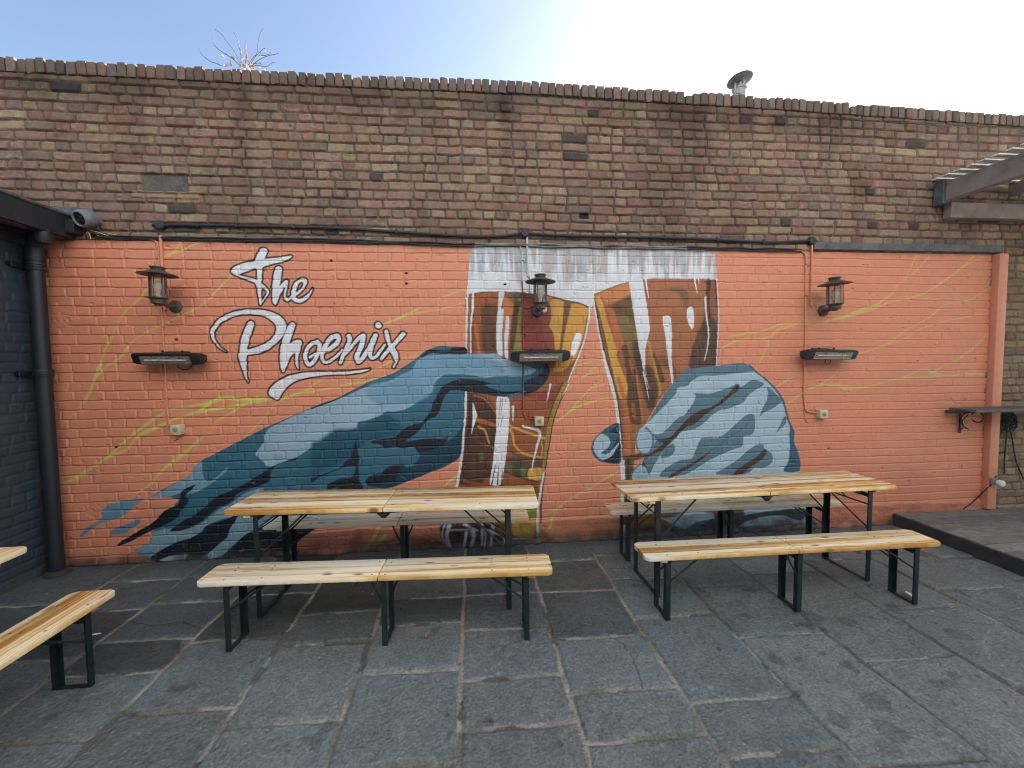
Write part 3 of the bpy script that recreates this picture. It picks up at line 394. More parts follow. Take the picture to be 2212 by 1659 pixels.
def mat_glass(name):
    m, nt, bs = new_mat(name)
    nt.nodes.remove(bs); out = nt.nodes['Material Output']
    tr = node(nt, 'ShaderNodeBsdfTransparent'); tr.inputs[0].default_value = (0.86, 0.84, 0.80, 1)
    gl = node(nt, 'ShaderNodeBsdfGlossy'); gl.inputs['Roughness'].default_value = 0.12; gl.inputs['Color'].default_value = (0.8, 0.8, 0.8, 1)
    di = node(nt, 'ShaderNodeBsdfDiffuse'); di.inputs[0].default_value = (0.42, 0.38, 0.33, 1)
    fr = node(nt, 'ShaderNodeFresnel'); fr.inputs[0].default_value = 1.45
    tc = node(nt, 'ShaderNodeTexCoord'); nz = node(nt, 'ShaderNodeTexNoise'); setin(nz, Scale=14.0, Detail=5.0); nt.links.new(tc.outputs['Object'], nz.inputs['Vector'])
    mr = node(nt, 'ShaderNodeMapRange'); setin(mr, From_Min=0.3, From_Max=0.75, To_Min=0.06, To_Max=0.30); nt.links.new(nz.outputs['Fac'], mr.inputs['Value'])
    a = node(nt, 'ShaderNodeMixShader'); b = node(nt, 'ShaderNodeMixShader')
    nt.links.new(mr.outputs['Result'], a.inputs[0]); nt.links.new(tr.outputs[0], a.inputs[1]); nt.links.new(di.outputs[0], a.inputs[2])
    nt.links.new(fr.outputs[0], b.inputs[0]); nt.links.new(a.outputs[0], b.inputs[1]); nt.links.new(gl.outputs[0], b.inputs[2])
    nt.links.new(b.outputs[0], out.inputs['Surface'])
    return m

M = {}
M['paint'] = mat_attr('mural_paint', rough=0.52, var=0.07, scale=24, fine=420, bumps=0.22, bdist=0.0012, spec=0.4)
M['brick'] = mat_attr('weathered_brick', rough=0.88, var=0.26, scale=42, fine=300, bumps=0.6, bdist=0.003, spec=0.25)
M['navy'] = mat_attr('navy_masonry_paint', rough=0.55, var=0.14, scale=12, fine=240, bumps=0.3, bdist=0.0015)
M['slab'] = mat_attr('riven_stone', rough=0.60, var=0.62, scale=74, fine=80, bumps=1.0, bdist=0.009, spec=0.4, rvar=0.14)
M['wood_table'] = mat_wood('varnished_pine_table', 0.0873, -0.012)
M['wood_bench'] = mat_wood('varnished_pine_bench', 0.0748, -0.012)
M['wood_worn'] = mat_wood('worn_pine_bench', 0.0748, 0.01)
M['wood_honey'] = mat_wood('honey_pine_bench', 0.0560, -0.07)
M['steel'] = mat_plain('dark_green_steel', rgb(30, 42, 42), 0.42, 0.0, 0.25, 14, 0.15)
M['screw'] = mat_plain('rusty_screw', rgb(52, 40, 34), 0.5, 0.3, 0.2, 60, 0)
M['bronze'] = mat_plain('dull_bronze', rgb(88, 82, 76), 0.5, 0.25, 0.2, 30, 0.2)
M['black'] = mat_plain('black_enamel', rgb(26, 29, 33), 0.42, 0.0, 0.15, 20, 0.1)
M['heater'] = mat_plain('grey_black_enamel', rgb(44, 48, 52), 0.5, 0.0, 0.18, 20, 0.1)
M['reflector'] = mat_plain('dusty_reflector', (0.55, 0.53, 0.47), 0.28, 0.85, 0.2, 40, 0.2)
M['tube'] = mat_plain('quartz_tube', (0.70, 0.66, 0.55), 0.2, 0.0, 0.08, 30, 0)
M['glass'] = mat_glass('dusty_glass')
M['bulb'] = mat_plain('frosted_bulb', (0.72, 0.69, 0.60), 0.25, 0.0, 0.05, 20, 0)
M['cream'] = mat_plain('cream_plastic', rgb(196, 190, 158), 0.45, 0.0, 0.07, 20, 0.05)
M['cable'] = mat_plain('black_cable', rgb(38, 40, 43), 0.5, 0.0, 0.15, 25, 0.1)
M['orange'] = mat_plain('orange_masonry_paint', rgb(207, 138, 108), 0.5, 0.0, 0.05, 20, 0.15)
M['whitep'] = mat_plain('white_paint', rgb(190, 190, 188), 0.5, 0.0, 0.08, 20, 0.1)
M['redp'] = mat_plain('oxblood_paint', rgb(132, 66, 52), 0.5, 0.0, 0.08, 20, 0.1)
M['tealp'] = mat_plain('teal_paint', rgb(52, 84, 100), 0.5, 0.0, 0.08, 20, 0.1)
M['brownp'] = mat_plain('beer_brown_paint', rgb(146, 80, 46), 0.5, 0.0, 0.08, 20, 0.1)
M['iron'] = mat_plain('black_iron', rgb(30, 35, 44), 0.45, 0.0, 0.15, 8, 0.2)
M['felt'] = mat_plain('grey_roof_felt', rgb(84, 84, 80), 0.85, 0.0, 0.25, 22, 0.4)
M['dark_timber'] = mat_plain('black_stained_timber', rgb(34, 36, 40), 0.7, 0.0, 0.2, 12, 0.3)
M['lead'] = mat_plain('weathered_lead', rgb(96, 99, 102), 0.6, 0.1, 0.25, 14, 0.3)
M['cement'] = mat_plain('old_cement', rgb(112, 110, 102), 0.9, 0.0, 0.22, 26, 0.6, 0.004)
M['mortar'] = mat_plain('old_mortar', rgb(88, 84, 78), 0.95, 0.0, 0.25, 40, 0.6, 0.003)
M['camera'] = mat_plain('grey_plastic', rgb(118, 122, 126), 0.4, 0.0, 0.1, 20, 0.05)
M['lens'] = mat_plain('dark_lens', rgb(40, 40, 40), 0.12, 0.0, 0.1, 20, 0)
M['deck'] = mat_plain('weathered_decking', rgb(118, 116, 110), 0.75, 0.0, 0.25, 10, 0.4, 0.003)
M['deckside'] = mat_plain('dark_deck_fascia', rgb(60, 59, 58), 0.8, 0.0, 0.25, 10, 0.4, 0.003)
M['shelf'] = mat_plain('grey_shelf_board', rgb(92, 90, 92), 0.6, 0.0, 0.15, 12, 0.2)
M['beam'] = mat_plain('brown_stained_beam', rgb(146, 132, 126), 0.7, 0.0, 0.2, 8, 0.3)
M['slat'] = mat_plain('pale_roof_slat', rgb(216, 216, 214), 0.5, 0.0, 0.15, 12, 0.2)
M['dish'] = mat_plain('grey_dish', rgb(96, 100, 104), 0.5, 0.2, 0.1, 12, 0.1)
M['zinc'] = mat_plain('galvanised_steel', rgb(150, 152, 152), 0.45, 0.3, 0.15, 20, 0.1)
M['stem'] = mat_plain('dry_stem', rgb(106, 96, 92), 0.8, 0.0, 0.2, 40, 0)
M['leafdry'] = mat_plain('dry_leaf', rgb(208, 198, 176), 0.7, 0.0, 0.15, 60, 0)
M['leafgreen'] = mat_plain('weed_leaf', rgb(96, 110, 70), 0.6, 0.0, 0.2, 60, 0)
M['leafyellow'] = mat_plain('yellow_fallen_leaf', rgb(176, 158, 84), 0.6, 0.0, 0.15, 60, 0)
M['leafbrown'] = mat_plain('brown_fallen_leaf', rgb(150, 118, 86), 0.7, 0.0, 0.2, 60, 0)
M['paper'] = mat_plain('white_paper', rgb(226, 226, 222), 0.8, 0.0, 0.05, 40, 0)
M['stain'] = mat_plain('brown_mastic', rgb(54, 50, 46), 0.8, 0.0, 0.2, 20, 0.3)
M['white'] = mat_plain('white_plastic', rgb(214, 216, 214), 0.4, 0.0, 0.05, 20, 0)

# ------------------------------------------------------------------ object helpers
def tag(o, label=None, cat=None, group=None, kind=None):
    if label: o['label'] = label
    if cat: o['category'] = cat
    if group: o['group'] = group
    if kind: o['kind'] = kind
    return o
def empty(name, loc=(0, 0, 0), rz=0.0):
    o = bpy.data.objects.new(name, None); C.objects.link(o); o.location = loc; o.rotation_euler = (0, 0, rz); o.empty_display_size = 0.1
    return o
class MB:
    """collects simple solids into one bmesh; build() links them as ONE mesh object"""
    def __init__(s): s.bm = bmesh.new(); s.mi = 0
    def _tag(s, verts, mi):
        mi = s.mi if mi is None else mi
        for f in {f for v in verts for f in v.link_faces}: f.material_index = mi
    def box(s, x0, x1, y0, y1, z0, z1, bev=0.0, mi=None, mat=None, seg=1):
        r = bmesh.ops.create_cube(s.bm, size=1.0); vs = r['verts']
        bmesh.ops.scale(s.bm, vec=(x1 - x0, y1 - y0, z1 - z0), verts=vs); bmesh.ops.translate(s.bm, vec=((x0 + x1) / 2, (y0 + y1) / 2, (z0 + z1) / 2), verts=vs)
        if bev > 0:
            es = list({e for v in vs for e in v.link_edges})
            r = bmesh.ops.bevel(s.bm, geom=es, offset=bev, segments=seg, affect='EDGES', profile=0.5); vs = list({v for f in r['faces'] for v in f.verts} | {v for v in vs if v.is_valid})
        if mat is not None: bmesh.ops.transform(s.bm, matrix=mat, verts=vs)
        s._tag(vs, mi); return vs
    def tube(s, pts, r, n=8, cap=True, mi=None, r2=None):
        pts = [Vector(p) for p in pts]; rings = []
        for i, p in enumerate(pts):
            a = pts[max(0, i - 1)]; b = pts[min(len(pts) - 1, i + 1)]; t = (b - a).normalized()
            ref = Vector((0, 0, 1)) if abs(t.z) < 0.9 else Vector((1, 0, 0))
            if i == 0: u = t.cross(ref).normalized()
            else: u = (u - t * u.dot(t)).normalized()
            v = t.cross(u); rr = r if r2 is None else r + (r2 - r) * i / max(1, len(pts) - 1)
            rings.append([s.bm.verts.new(p + (u * math.cos(2 * PI * k / n) + v * math.sin(2 * PI * k / n)) * rr) for k in range(n)])
        for i in range(len(rings) - 1):
            for k in range(n): s.bm.faces.new((rings[i][k], rings[i][(k + 1) % n], rings[i + 1][(k + 1) % n], rings[i + 1][k]))
        if cap: s.bm.faces.new(rings[0][::-1]); s.bm.faces.new(rings[-1])
        vs = [v for q in rings for v in q]; s._tag(vs, mi); return vs
    def lathe(s, prof, n=24, origin=(0, 0, 0), mat=None, mi=None, close=False):
        rings = []; o = Vector(origin)
        for (r, z) in prof: rings.append([s.bm.verts.new(o + Vector((r * math.cos(2 * PI * k / n), r * math.sin(2 * PI * k / n), z))) for k in range(n)])
        for i in range(len(rings) - 1):
            for k in range(n): s.bm.faces.new((rings[i][k], rings[i][(k + 1) % n], rings[i + 1][(k + 1) % n], rings[i + 1][k]))
        if close: s.bm.faces.new(rings[0][::-1]); s.bm.faces.new(rings[-1])
        vs = [v for q in rings for v in q]
        if mat is not None: bmesh.ops.transform(s.bm, matrix=mat, verts=vs)
        s._tag(vs, mi); return vs
    def prism(s, poly, x0, x1, axis='x', mi=None, bev=0.0):
        """extrude a 2D polygon (a,b) along an axis: x -> (y,z); y -> (x,z); z -> (x,y)"""
        f = {'x': lambda a, b, t: (t, a, b), 'y': lambda a, b, t: (a, t, b), 'z': lambda a, b, t: (a, b, t)}[axis]
        A = [s.bm.verts.new(f(a, b, x0)) for a, b in poly]; B = [s.bm.verts.new(f(a, b, x1)) for a, b in poly]; n = len(poly)
        s.bm.faces.new(A[::-1]); s.bm.faces.new(B)
        for k in range(n): s.bm.faces.new((A[k], A[(k + 1) % n], B[(k + 1) % n], B[k]))
        vs = A + B
        if bev > 0:
            es = list({e for v in vs for e in v.link_edges}); r = bmesh.ops.bevel(s.bm, geom=es, offset=bev, segments=2, affect='EDGES', profile=0.5); vs = list({v for f_ in r['faces'] for v in f_.verts} | {v for v in vs if v.is_valid})
        s._tag(vs, mi); return vs
    def build(s, name, mats, parent=None, smooth=35, loc=None):
        bmesh.ops.recalc_face_normals(s.bm, faces=s.bm.faces[:])
        me = bpy.data.meshes.new(name); s.bm.to_mesh(me); s.bm.free()
        for m in (mats if isinstance(mats, (list, tuple)) else [mats]): me.materials.append(m)
        o = bpy.data.objects.new(name, me); C.objects.link(o)
        if parent: o.parent = parent
        if loc: o.location = loc
        if smooth:
            for p in me.polygons: p.use_smooth = True
            try: me.set_sharp_from_angle(angle=math.radians(smooth))
            except Exception: pass
        return o
def one(name, fn, mat, parent=None, smooth=35):
    b = MB(); fn(b); return b.build(name, mat, parent, smooth)
def children(o): return [c for c in bpy.data.objects if c.parent == o]
def copy_tree(o, parent=None):
    c = o.copy(); C.objects.link(c)
    if parent: c.parent = parent
    for ch in children(o): copy_tree(ch, c)
    return c

# ------------------------------------------------------------------ noise and height-field tools
_T = {}
def vnoise(x, z, f, seed):
    if seed not in _T: _T[seed] = np.random.RandomState(seed).rand(256, 256).astype(np.float32)
    t = _T[seed]; a = x * f + 1000; b = z * f + 1000
    i = np.floor(a).astype(np.int32); j = np.floor(b).astype(np.int32); u = (a - i).astype(np.float32); v = (b - j).astype(np.float32)
    u = u * u * (3 - 2 * u); v = v * v * (3 - 2 * v); i &= 255; j &= 255; i1 = (i + 1) & 255; j1 = (j + 1) & 255
    return (t[i, j] * (1 - u) * (1 - v) + t[i1, j] * u * (1 - v) + t[i, j1] * (1 - u) * v + t[i1, j1] * u * v) * 2 - 1
def fbm(x, z, f, seed, oc=4, g=0.5):
    s = 0; a = 1.0; tot = 0
    for k in range(oc): s = s + vnoise(x, z, f * 2 ** k, seed + k) * a; tot += a; a *= g
    return s / tot
def sstep(a, b, x):
    t = np.clip((x - a) / (b - a), 0, 1); return t * t * (3 - 2 * t)
def brick_field(X, Z, z0, ch, style, seed, mortar=0.011, bevel=0.007, wob=0.003, zw=0.004, lens=(0.222, 0.110)):
    """brick layout: profile 0..1 (1 = on the brick), distance to the joint, three random numbers per brick"""
    rs = np.random.RandomState(seed)
    Xw = X + vnoise(X, Z, 22, seed + 50) * wob; Zw = Z + vnoise(X, Z, 13, seed + 51) * wob * 0.8 + vnoise(X, Z * 0 , 0.9, seed + 52) * zw
    ci = np.floor((Zw - z0) / ch).astype(np.int32); V = (Zw - z0) - ci * ch
    D = np.zeros(X.shape, np.float32); R = np.zeros(X.shape + (4,), np.float32)
    xa, xb = float(X.min()) - 0.5, float(X.max()) + 0.5
    for k in range(int(ci.min()), int(ci.max()) + 1):
        e = [xa - rs.rand() * 0.25]; n = 0
        while e[-1] < xb:
            if style == 'english': L = lens[k % 2]
            elif style == 'flemish': L = lens[(n + k) % 2]
            else: L = lens[0] if rs.rand() < 0.62 else lens[1]
            if style == 'english' and rs.rand() < 0.13: L = lens[(k + 1) % 2]
            e.append(e[-1] + L * (1 + (rs.rand() - 0.5) * 0.09)); n += 1
        e = np.array(e); q = rs.rand(len(e) + 1, 4)
        msk = ci == k
        if not msk.any(): continue
        xs = Xw[msk]; i = np.searchsorted(e, xs); i = np.clip(i, 1, len(e) - 1)
        du = np.minimum(xs - e[i - 1], e[i] - xs); dv = np.minimum(V[msk], ch - V[msk])
        rr = 0.012                                                   # rounded corners
        a = np.maximum(rr + mortar / 2 - du, 0); b = np.maximum(rr + mortar / 2 - dv, 0)
        D[msk] = np.where((a > 0) & (b > 0), rr - np.sqrt(a * a + b * b), np.minimum(du, dv) - mortar / 2)
        R[msk] = q[i]
        # tilt of the brick face
        R[..., 3][msk] = (q[i, 3] - 0.5) * 2 * (xs - (e[i] + e[i - 1]) / 2) / 0.11
    return sstep(-0.002, bevel, D), D, R
def grid_mesh(name, P, cols, mat, parent, labels=None, normals=None, names=None):
    """P: (nz,nx,3) positions; cols: (nz,nx,3). With labels (one per face) the sheet is split into one object per label."""
    nz, nx = P.shape[:2]; P = P.reshape(-1, 3); Cc = cols.reshape(-1, 3); N = normals.reshape(-1, 3)
    idx = np.arange(nz * nx).reshape(nz, nx)
    F = np.stack([idx[:-1, :-1], idx[:-1, 1:], idx[1:, 1:], idx[1:, :-1]], -1).reshape(-1, 4)
    lab = np.zeros(len(F), int) if labels is None else labels.reshape(-1)
    out = {}
    for l in np.unique(lab):
        f = F[lab == l]; used, inv = np.unique(f, return_inverse=True); f = inv.reshape(-1, 4)
        me = bpy.data.meshes.new(name if names is None else names[l]); nv, nf = len(used), len(f)
        me.vertices.add(nv); me.vertices.foreach_set('co', P[used].astype(np.float32).ravel())
        me.loops.add(nf * 4); me.loops.foreach_set('vertex_index', f.astype(np.int32).ravel())
        me.polygons.add(nf); me.polygons.foreach_set('loop_start', np.arange(0, nf * 4, 4, dtype=np.int32))
        me.update(calc_edges=True); me.polygons.foreach_set('use_smooth', np.ones(nf, bool))
        a = me.attributes.new('Col', 'FLOAT_COLOR', 'POINT'); c4 = np.ones((nv, 4), np.float32); c4[:, :3] = Cc[used]; a.data.foreach_set('color', c4.ravel())
        me.normals_split_custom_set_from_vertices(N[used].astype(np.float32))
        me.materials.append(mat); o = bpy.data.objects.new(me.name, me); C.objects.link(o)
        if parent: o.parent = parent
        out[int(l)] = o
    return out
def wall_normals(Y, dx, dz):
    gz, gx = np.gradient(Y, dz, dx); n = np.stack([gx, -np.ones_like(Y), gz], -1); return n / np.linalg.norm(n, axis=-1, keepdims=True)

T0 = time.time()
# ================================================================== 1. THE MURAL WALL
WALL_L, PAINT_R, WALL_R, PAINT_TOP = -3.42, 5.118, 8.2, 2.665
CH = 0.0762
def coping_base(x): return np.interp(x, [-4, -1.65, 0.54, 2.42, 5.4, 8.2], [3.925, 3.925, 3.955, 3.932, 3.882, 3.85])

def inside(px, pz, loop):
    r = np.zeros(px.shape, bool); n = len(loop)
    for i in range(n):
        x0, z0 = loop[i]; x1, z1 = loop[(i + 1) % n]
        if z0 == z1: continue
        c = ((z0 > pz) != (z1 > pz)); r ^= c & (px < (x1 - x0) * (pz - z0) / (z1 - z0) + x0)
    return r
def seg_dist(px, pz, pts, closed):
    d = np.full(px.shape, 9.0, np.float32); t_all = np.zeros(px.shape, np.float32); n = len(pts); m = n if closed else n - 1
    for i in range(m):
        ax, az = pts[i]; bx, bz = pts[(i + 1) % n]; vx, vz = bx - ax, bz - az; L2 = vx * vx + vz * vz + 1e-12
        t = np.clip(((px - ax) * vx + (pz - az) * vz) / L2, 0, 1); q = np.hypot(px - ax - t * vx, pz - az - t * vz)
        u = q < d; d = np.where(u, q, d); t_all = np.where(u, (i + t) / max(1, m), t_all)
    return d, t_all
def spline(p, closed, sub=4):
    n = len(p)
    if n < 3: return p
    q = []; at = (lambda i: p[i % n]) if closed else (lambda i: p[min(max(i, 0), n - 1)])
    for i in range(n if closed else n - 1):
        a, b_, c, d = at(i - 1), at(i), at(i + 1), at(i + 2)
        for k in range(sub):
            t = k / sub; t2 = t * t; t3 = t2 * t
            q.append(tuple(b_[m] * (2 * t3 - 3 * t2 + 1) + c[m] * (-2 * t3 + 3 * t2) + 0.42 * (c[m] - a[m]) * (t3 - 2 * t2 + t) + 0.42 * (d[m] - b_[m]) * (t3 - t2) for m in (0, 1)))
    if not closed: q.append(p[-1])
    return q
def paint(X, Z, shapes, col, lab):
    x0, z0 = float(X[0, 0]), float(Z[0, 0]); dx = float(X[0, 1] - X[0, 0]); dz = float(Z[1, 0] - Z[0, 0]); nz, nx = X.shape
    for kind, part, hx, soft, smooth, width, data in shapes:
        loops = [[(p[0] / 1000, p[1] / 1000) for p in l] for l in data]
        closed = width is None
        if smooth: loops = [spline(l, closed) for l in loops]
        pad = 0.02 + soft + (max(width) if width else 0) + (0.02 if kind == 'O' else 0)
        xs = [p[0] for l in loops for p in l]; zs = [p[1] for l in loops for p in l]
        i0 = max(0, int((min(xs) - pad - x0) / dx)); i1 = min(nx, int((max(xs) + pad - x0) / dx) + 2); j0 = max(0, int((min(zs) - pad - z0) / dz)); j1 = min(nz, int((max(zs) + pad - z0) / dz) + 2)
        if i1 <= i0 or j1 <= j0: continue
        px = X[j0:j1, i0:i1]; pz = Z[j0:j1, i0:i1]
        wobx = vnoise(px, pz, 30, 91) * 0.0025; px = px + wobx; pz = pz + vnoise(px, pz, 30, 92) * 0.0025
        if width is None:
            ins = np.zeros(px.shape, bool)
            for l in loops: ins ^= inside(px, pz, l)
            if soft > 0 or kind == 'O':
                d = np.full(px.shape, 9.0, np.float32)
                for l in loops: d = np.minimum(d, seg_dist(px, pz, l, True)[0])
                sd = np.where(ins, -d, d)
            else: sd = np.where(ins, -1.0, 1.0)
        else:
            d, t = seg_dist(px, pz, loops[0], False); w = width[0] + (width[1] - width[0]) * t
            if part == 6: w = w * (0.85 + 0.3 * vnoise(px, pz, 9, 77))
            sd = d - w
        c = np.array(rgb(*hx), np.float32)
        if kind == 'O':
            outlined.append((j0, j1, i0, i1, sd, c)); continue
        s = max(soft, 0.0025); a = 1 - sstep(-s, s, sd)
        if part in (4, 5) : a = a * (1.0 if soft < 0.004 else np.clip(0.93 + 0.25 * fbm(px * 3, pz, 9, 140, 3), 0, 1))
        if part == 6: a = a * np.clip(0.78 + 0.5 * fbm(px, pz, 7, 150, 3), 0, 1) * (1 - 0.30 * sstep(2.2, 3.2, px))
        ca = col[j0:j1, i0:i1]; ca[...] = ca * (1 - a[..., None]) + c * a[..., None]
        la = lab[j0:j1, i0:i1]; la[a > 0.5] = part
outlined = []

sx_, sz_ = 0.0058, 0.0037
gx = np.arange(WALL_L, PAINT_R + sx_, sx_); gz = np.arange(-0.02, PAINT_TOP, sz_)
X, Z = np.meshgrid(gx, gz)
prof, D, R = brick_field(X, Z, 0.0, CH, 'mixed', 11, mortar=0.0065, bevel=0.0055, wob=0.0035, zw=0.006)
# the joints of the right-hand bay were flush-filled: only the beds show
prof2, D2, R2 = brick_field(X, Z, 0.0, CH, 'mixed', 11, mortar=0.0065, bevel=0.006, wob=0.003, zw=0.006, lens=(9.0, 9.0))
wr = sstep(2.2, 3.4, X); profm = prof * (1 - wr * 0.85) + prof2 * wr * 0.85
depth = 0.0060 + 0.0035 * (1 - sstep(-2.2, 0.0, X))
rough = fbm(X, Z, 18, 60, 4) * 0.0011 + fbm(X, Z, 4, 66, 2) * 0.003
lf_ = 0.45 + 0.55 * (1 - sstep(-2.2, 0.0, X)); H = profm * depth + ((R[..., 0] - 0.5) * 0.0030 + R[..., 3] * 0.0018) * prof * (1 - wr * .6) * lf_ + rough
H += np.maximum(0, fbm(X, Z, 40, 160, 2) - 0.62) * 0.02                                   # blobs of mortar under the paint
H -= np.maximum(0, fbm(X, Z, 26, 170, 2) - 0.60) * 0.03                                   # chips
# rough cement plinth along the foot
pl = sstep(-1.9, -1.2, X); ph = 0.205 + 0.014 * vnoise(X, Z * 0, 3, 71) + 0.006 * vnoise(X, Z * 0, 14, 72)
below = (1 - sstep(ph - 0.006, ph + 0.004, Z)) * pl
H = H * (1 - below * 0.75) + below * (0.021 + 0.007 * fbm(X, Z, 16, 75, 4))
H += (1 - sstep(0, 0.05, Z)) * (0.012 + 0.012 * fbm(X, Z, 12, 81, 3))
# two patched-over holes at the left
for (hx, hz, hr) in ((-3.29, 2.02, 0.085), (-3.13, 0.47, 0.07)):
    q = 1 - sstep(hr * 0.8, hr * 1.1, np.hypot(X - hx, (Z - hz) * 1.1) + 0.012 * vnoise(X, Z, 25, 83)); H = H * (1 - q) + q * (0.006 + 0.006 * fbm(X, Z, 45, 84, 3))
base = np.array(rgb(207, 136, 107), np.float32)
col = np.tile(base, X.shape + (1,)).astype(np.float32)
tone = 1 + 0.05 * fbm(X, Z, 1.3, 30, 3) + (R[..., 1] - 0.5) * 0.05 * (1 - wr)
lab = np.zeros(X.shape, int)
early = [s for s in SHAPES if s[1] == 6]; foam = []; rest = [s for s in SHAPES if s[1] in (2, 3, 4, 5)]; letters = [s for s in SHAPES if s[1] == 1]
def run(shapes): paint(X, Z, shapes, col, lab)
run(early)
gl = [s for s in rest if s[1] in (4, 5)]
# first the two foam heads with their dragged vertical streaks, then the beer, then the hands
heads = [s for s in gl if s[2] == (206, 209, 214) and s[3] == 0 and s[4] == 0]
run(heads)
isfoam = (lab == 4) | (lab == 5)
st = vnoise(X * 26 + 0.25 * Z, Z * 0.6, 1.0, 201) * 0.6 + vnoise(X * 70 + Z, Z * 1.1, 1.0, 205) * 0.5 + vnoise(X * 9, Z * 0.7, 1.0, 209) * 0.5
fade = sstep(2.33, 2.46, Z + 0.06 * vnoise(X, Z * 0, 16, 211)) * sstep(0.02, 0.5, st + 0.55 * sstep(2.35, 2.66, Z) + 0.02)
tint = np.where((vnoise(X * 30, Z * 0.5, 1.0, 215) > 0.1)[..., None], np.array(rgb(158, 142, 136)), np.array(rgb(150, 156, 160)))
a = (fade * isfoam * 0.78)[..., None]; col[:] = col * (1 - a) + tint * a
a = (isfoam * (1 - sstep(0.0, 0.35, np.abs(fbm(X * 1, Z * 0.25, 14, 220, 3)) * 4)) * sstep(2.25, 2.5, Z) * 0.25)[..., None]; col[:] = col * (1 - a) + np.array(rgb(236, 238, 240)) * a
run([s for s in gl if s not in heads])
gm_ = ((lab == 4) | (lab == 5))[..., None] * 0.08; lum = (col * np.array([0.25, 0.6, 0.15], np.float32)).sum(-1, keepdims=True); col[:] = col * (1 - gm_) + lum * gm_
run([s for s in rest if s[1] in (2, 3)])
# painterly unevenness of the brushed areas
pm = ((lab >= 2) & (lab <= 5)); br = 1 + 0.10 * fbm(X + Z * .4, Z, 5, 230, 4) * pm + 0.07 * fbm(X * 3, Z * 0.6, 12, 240, 3) * ((lab == 4) | (lab == 5))
col *= (tone * br)[..., None]
run(letters)
dark = np.array(rgb(58, 40, 38), np.float32)
for j0, j1, i0, i1, sd, c in outlined:
    a = (1 - sstep(-0.003, 0.003, sd - 0.0145))[..., None]; v = col[j0:j1, i0:i1]; v[...] = v * (1 - a) + dark * a; lab[j0:j1, i0:i1][a[..., 0] > 0.5] = 1
for j0, j1, i0, i1, sd, c in outlined:
    a = (1 - sstep(-0.003, 0.003, sd))[..., None]; v = col[j0:j1, i0:i1]; v[...] = v * (1 - a) + c * (1 + 0.05 * vnoise(X[j0:j1, i0:i1], Z[j0:j1, i0:i1], 20, 250))[..., None] * a
# dirt: splash-back and mould along the foot, drip marks, black holes
col *= (1 - 0.30 * below * (0.7 + 0.5 * fbm(X, Z, 6, 265, 3)))[..., None]
dirt = (1 - sstep(0.0, 0.14, Z + 0.11 * fbm(X, Z, 5, 260, 4))) * 0.9
col = col * (1 - dirt[..., None]) + np.array(rgb(58, 52, 48)) * dirt[..., None]
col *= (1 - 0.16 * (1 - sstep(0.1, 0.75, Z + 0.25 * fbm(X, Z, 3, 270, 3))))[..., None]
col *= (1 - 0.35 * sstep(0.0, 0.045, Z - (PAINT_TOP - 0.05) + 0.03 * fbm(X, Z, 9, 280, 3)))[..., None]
chip = (fbm(X, Z, 34, 290, 3) + 0.30 * (1 - sstep(0.04, 0.32, Z)) + 0.12 * (profm < 0.6) > 0.80); ck = chip[..., None] * 0.6
col = col * (1 - ck) + np.array(rgb(112, 92, 80)) * ck; H -= chip * 0.0015
for hx, hz in ((-2.46, 1.03), (-2.93, 0.98), (-2.42, 1.86), (0.30, 2.33), (-0.55, 2.42), (-0.55, 2.33), (-1.17, 2.52), (3.43, 0.78)):
    q = (np.maximum(np.abs(X - hx) / 0.011, np.abs(Z - hz) / 0.007) < 1); col[q] = 0.01; H[q] -= 0.012
Y = -H + 0.002
# top edge turns back to the old brickwork
Y[-1, :] = 0.03; Y[-2, :] = np.maximum(Y[-2, :], -0.001)
P = np.stack([X, Y, Z], -1)
f = lab; lf = np.maximum(np.maximum(f[:-1, :-1], f[1:, 1:]), np.maximum(f[1:, :-1], f[:-1, 1:]))
wall = empty('brick_wall', (0, 0, 0)); tag(wall, 'long brick yard wall with an orange painted mural of two hands clinking beer glasses', 'wall', None, 'thing')
one('wall_core', lambda b: b.box(WALL_L - 2.5, WALL_R, 0.035, 0.215, -0.1, 3.90), M['mortar'], wall, 0)
NM = {0: 'painted_face', 1: 'painted_lettering', 2: 'painted_hand', 3: 'painted_hand', 4: 'painted_glass', 5: 'painted_glass', 6: 'painted_streaks'}
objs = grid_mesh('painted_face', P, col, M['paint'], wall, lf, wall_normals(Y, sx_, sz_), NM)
face = objs[0]
for k, o in objs.items():
    if k: o.parent = face
tag(face, 'orange painted lower face of the wall')
tag(objs[1], 'white brush lettering reading The Phoenix with dark outline'); tag(objs[2], 'blue painted hand reaching from the left'); tag(objs[3], 'blue painted fist at the right')
tag(objs[4], 'painted left beer glass with the pale foam head'); tag(objs[5], 'painted right beer glass held by the fist'); tag(objs[6], 'thin yellow green lightning streaks')
face.data.materials[0] = M['paint']

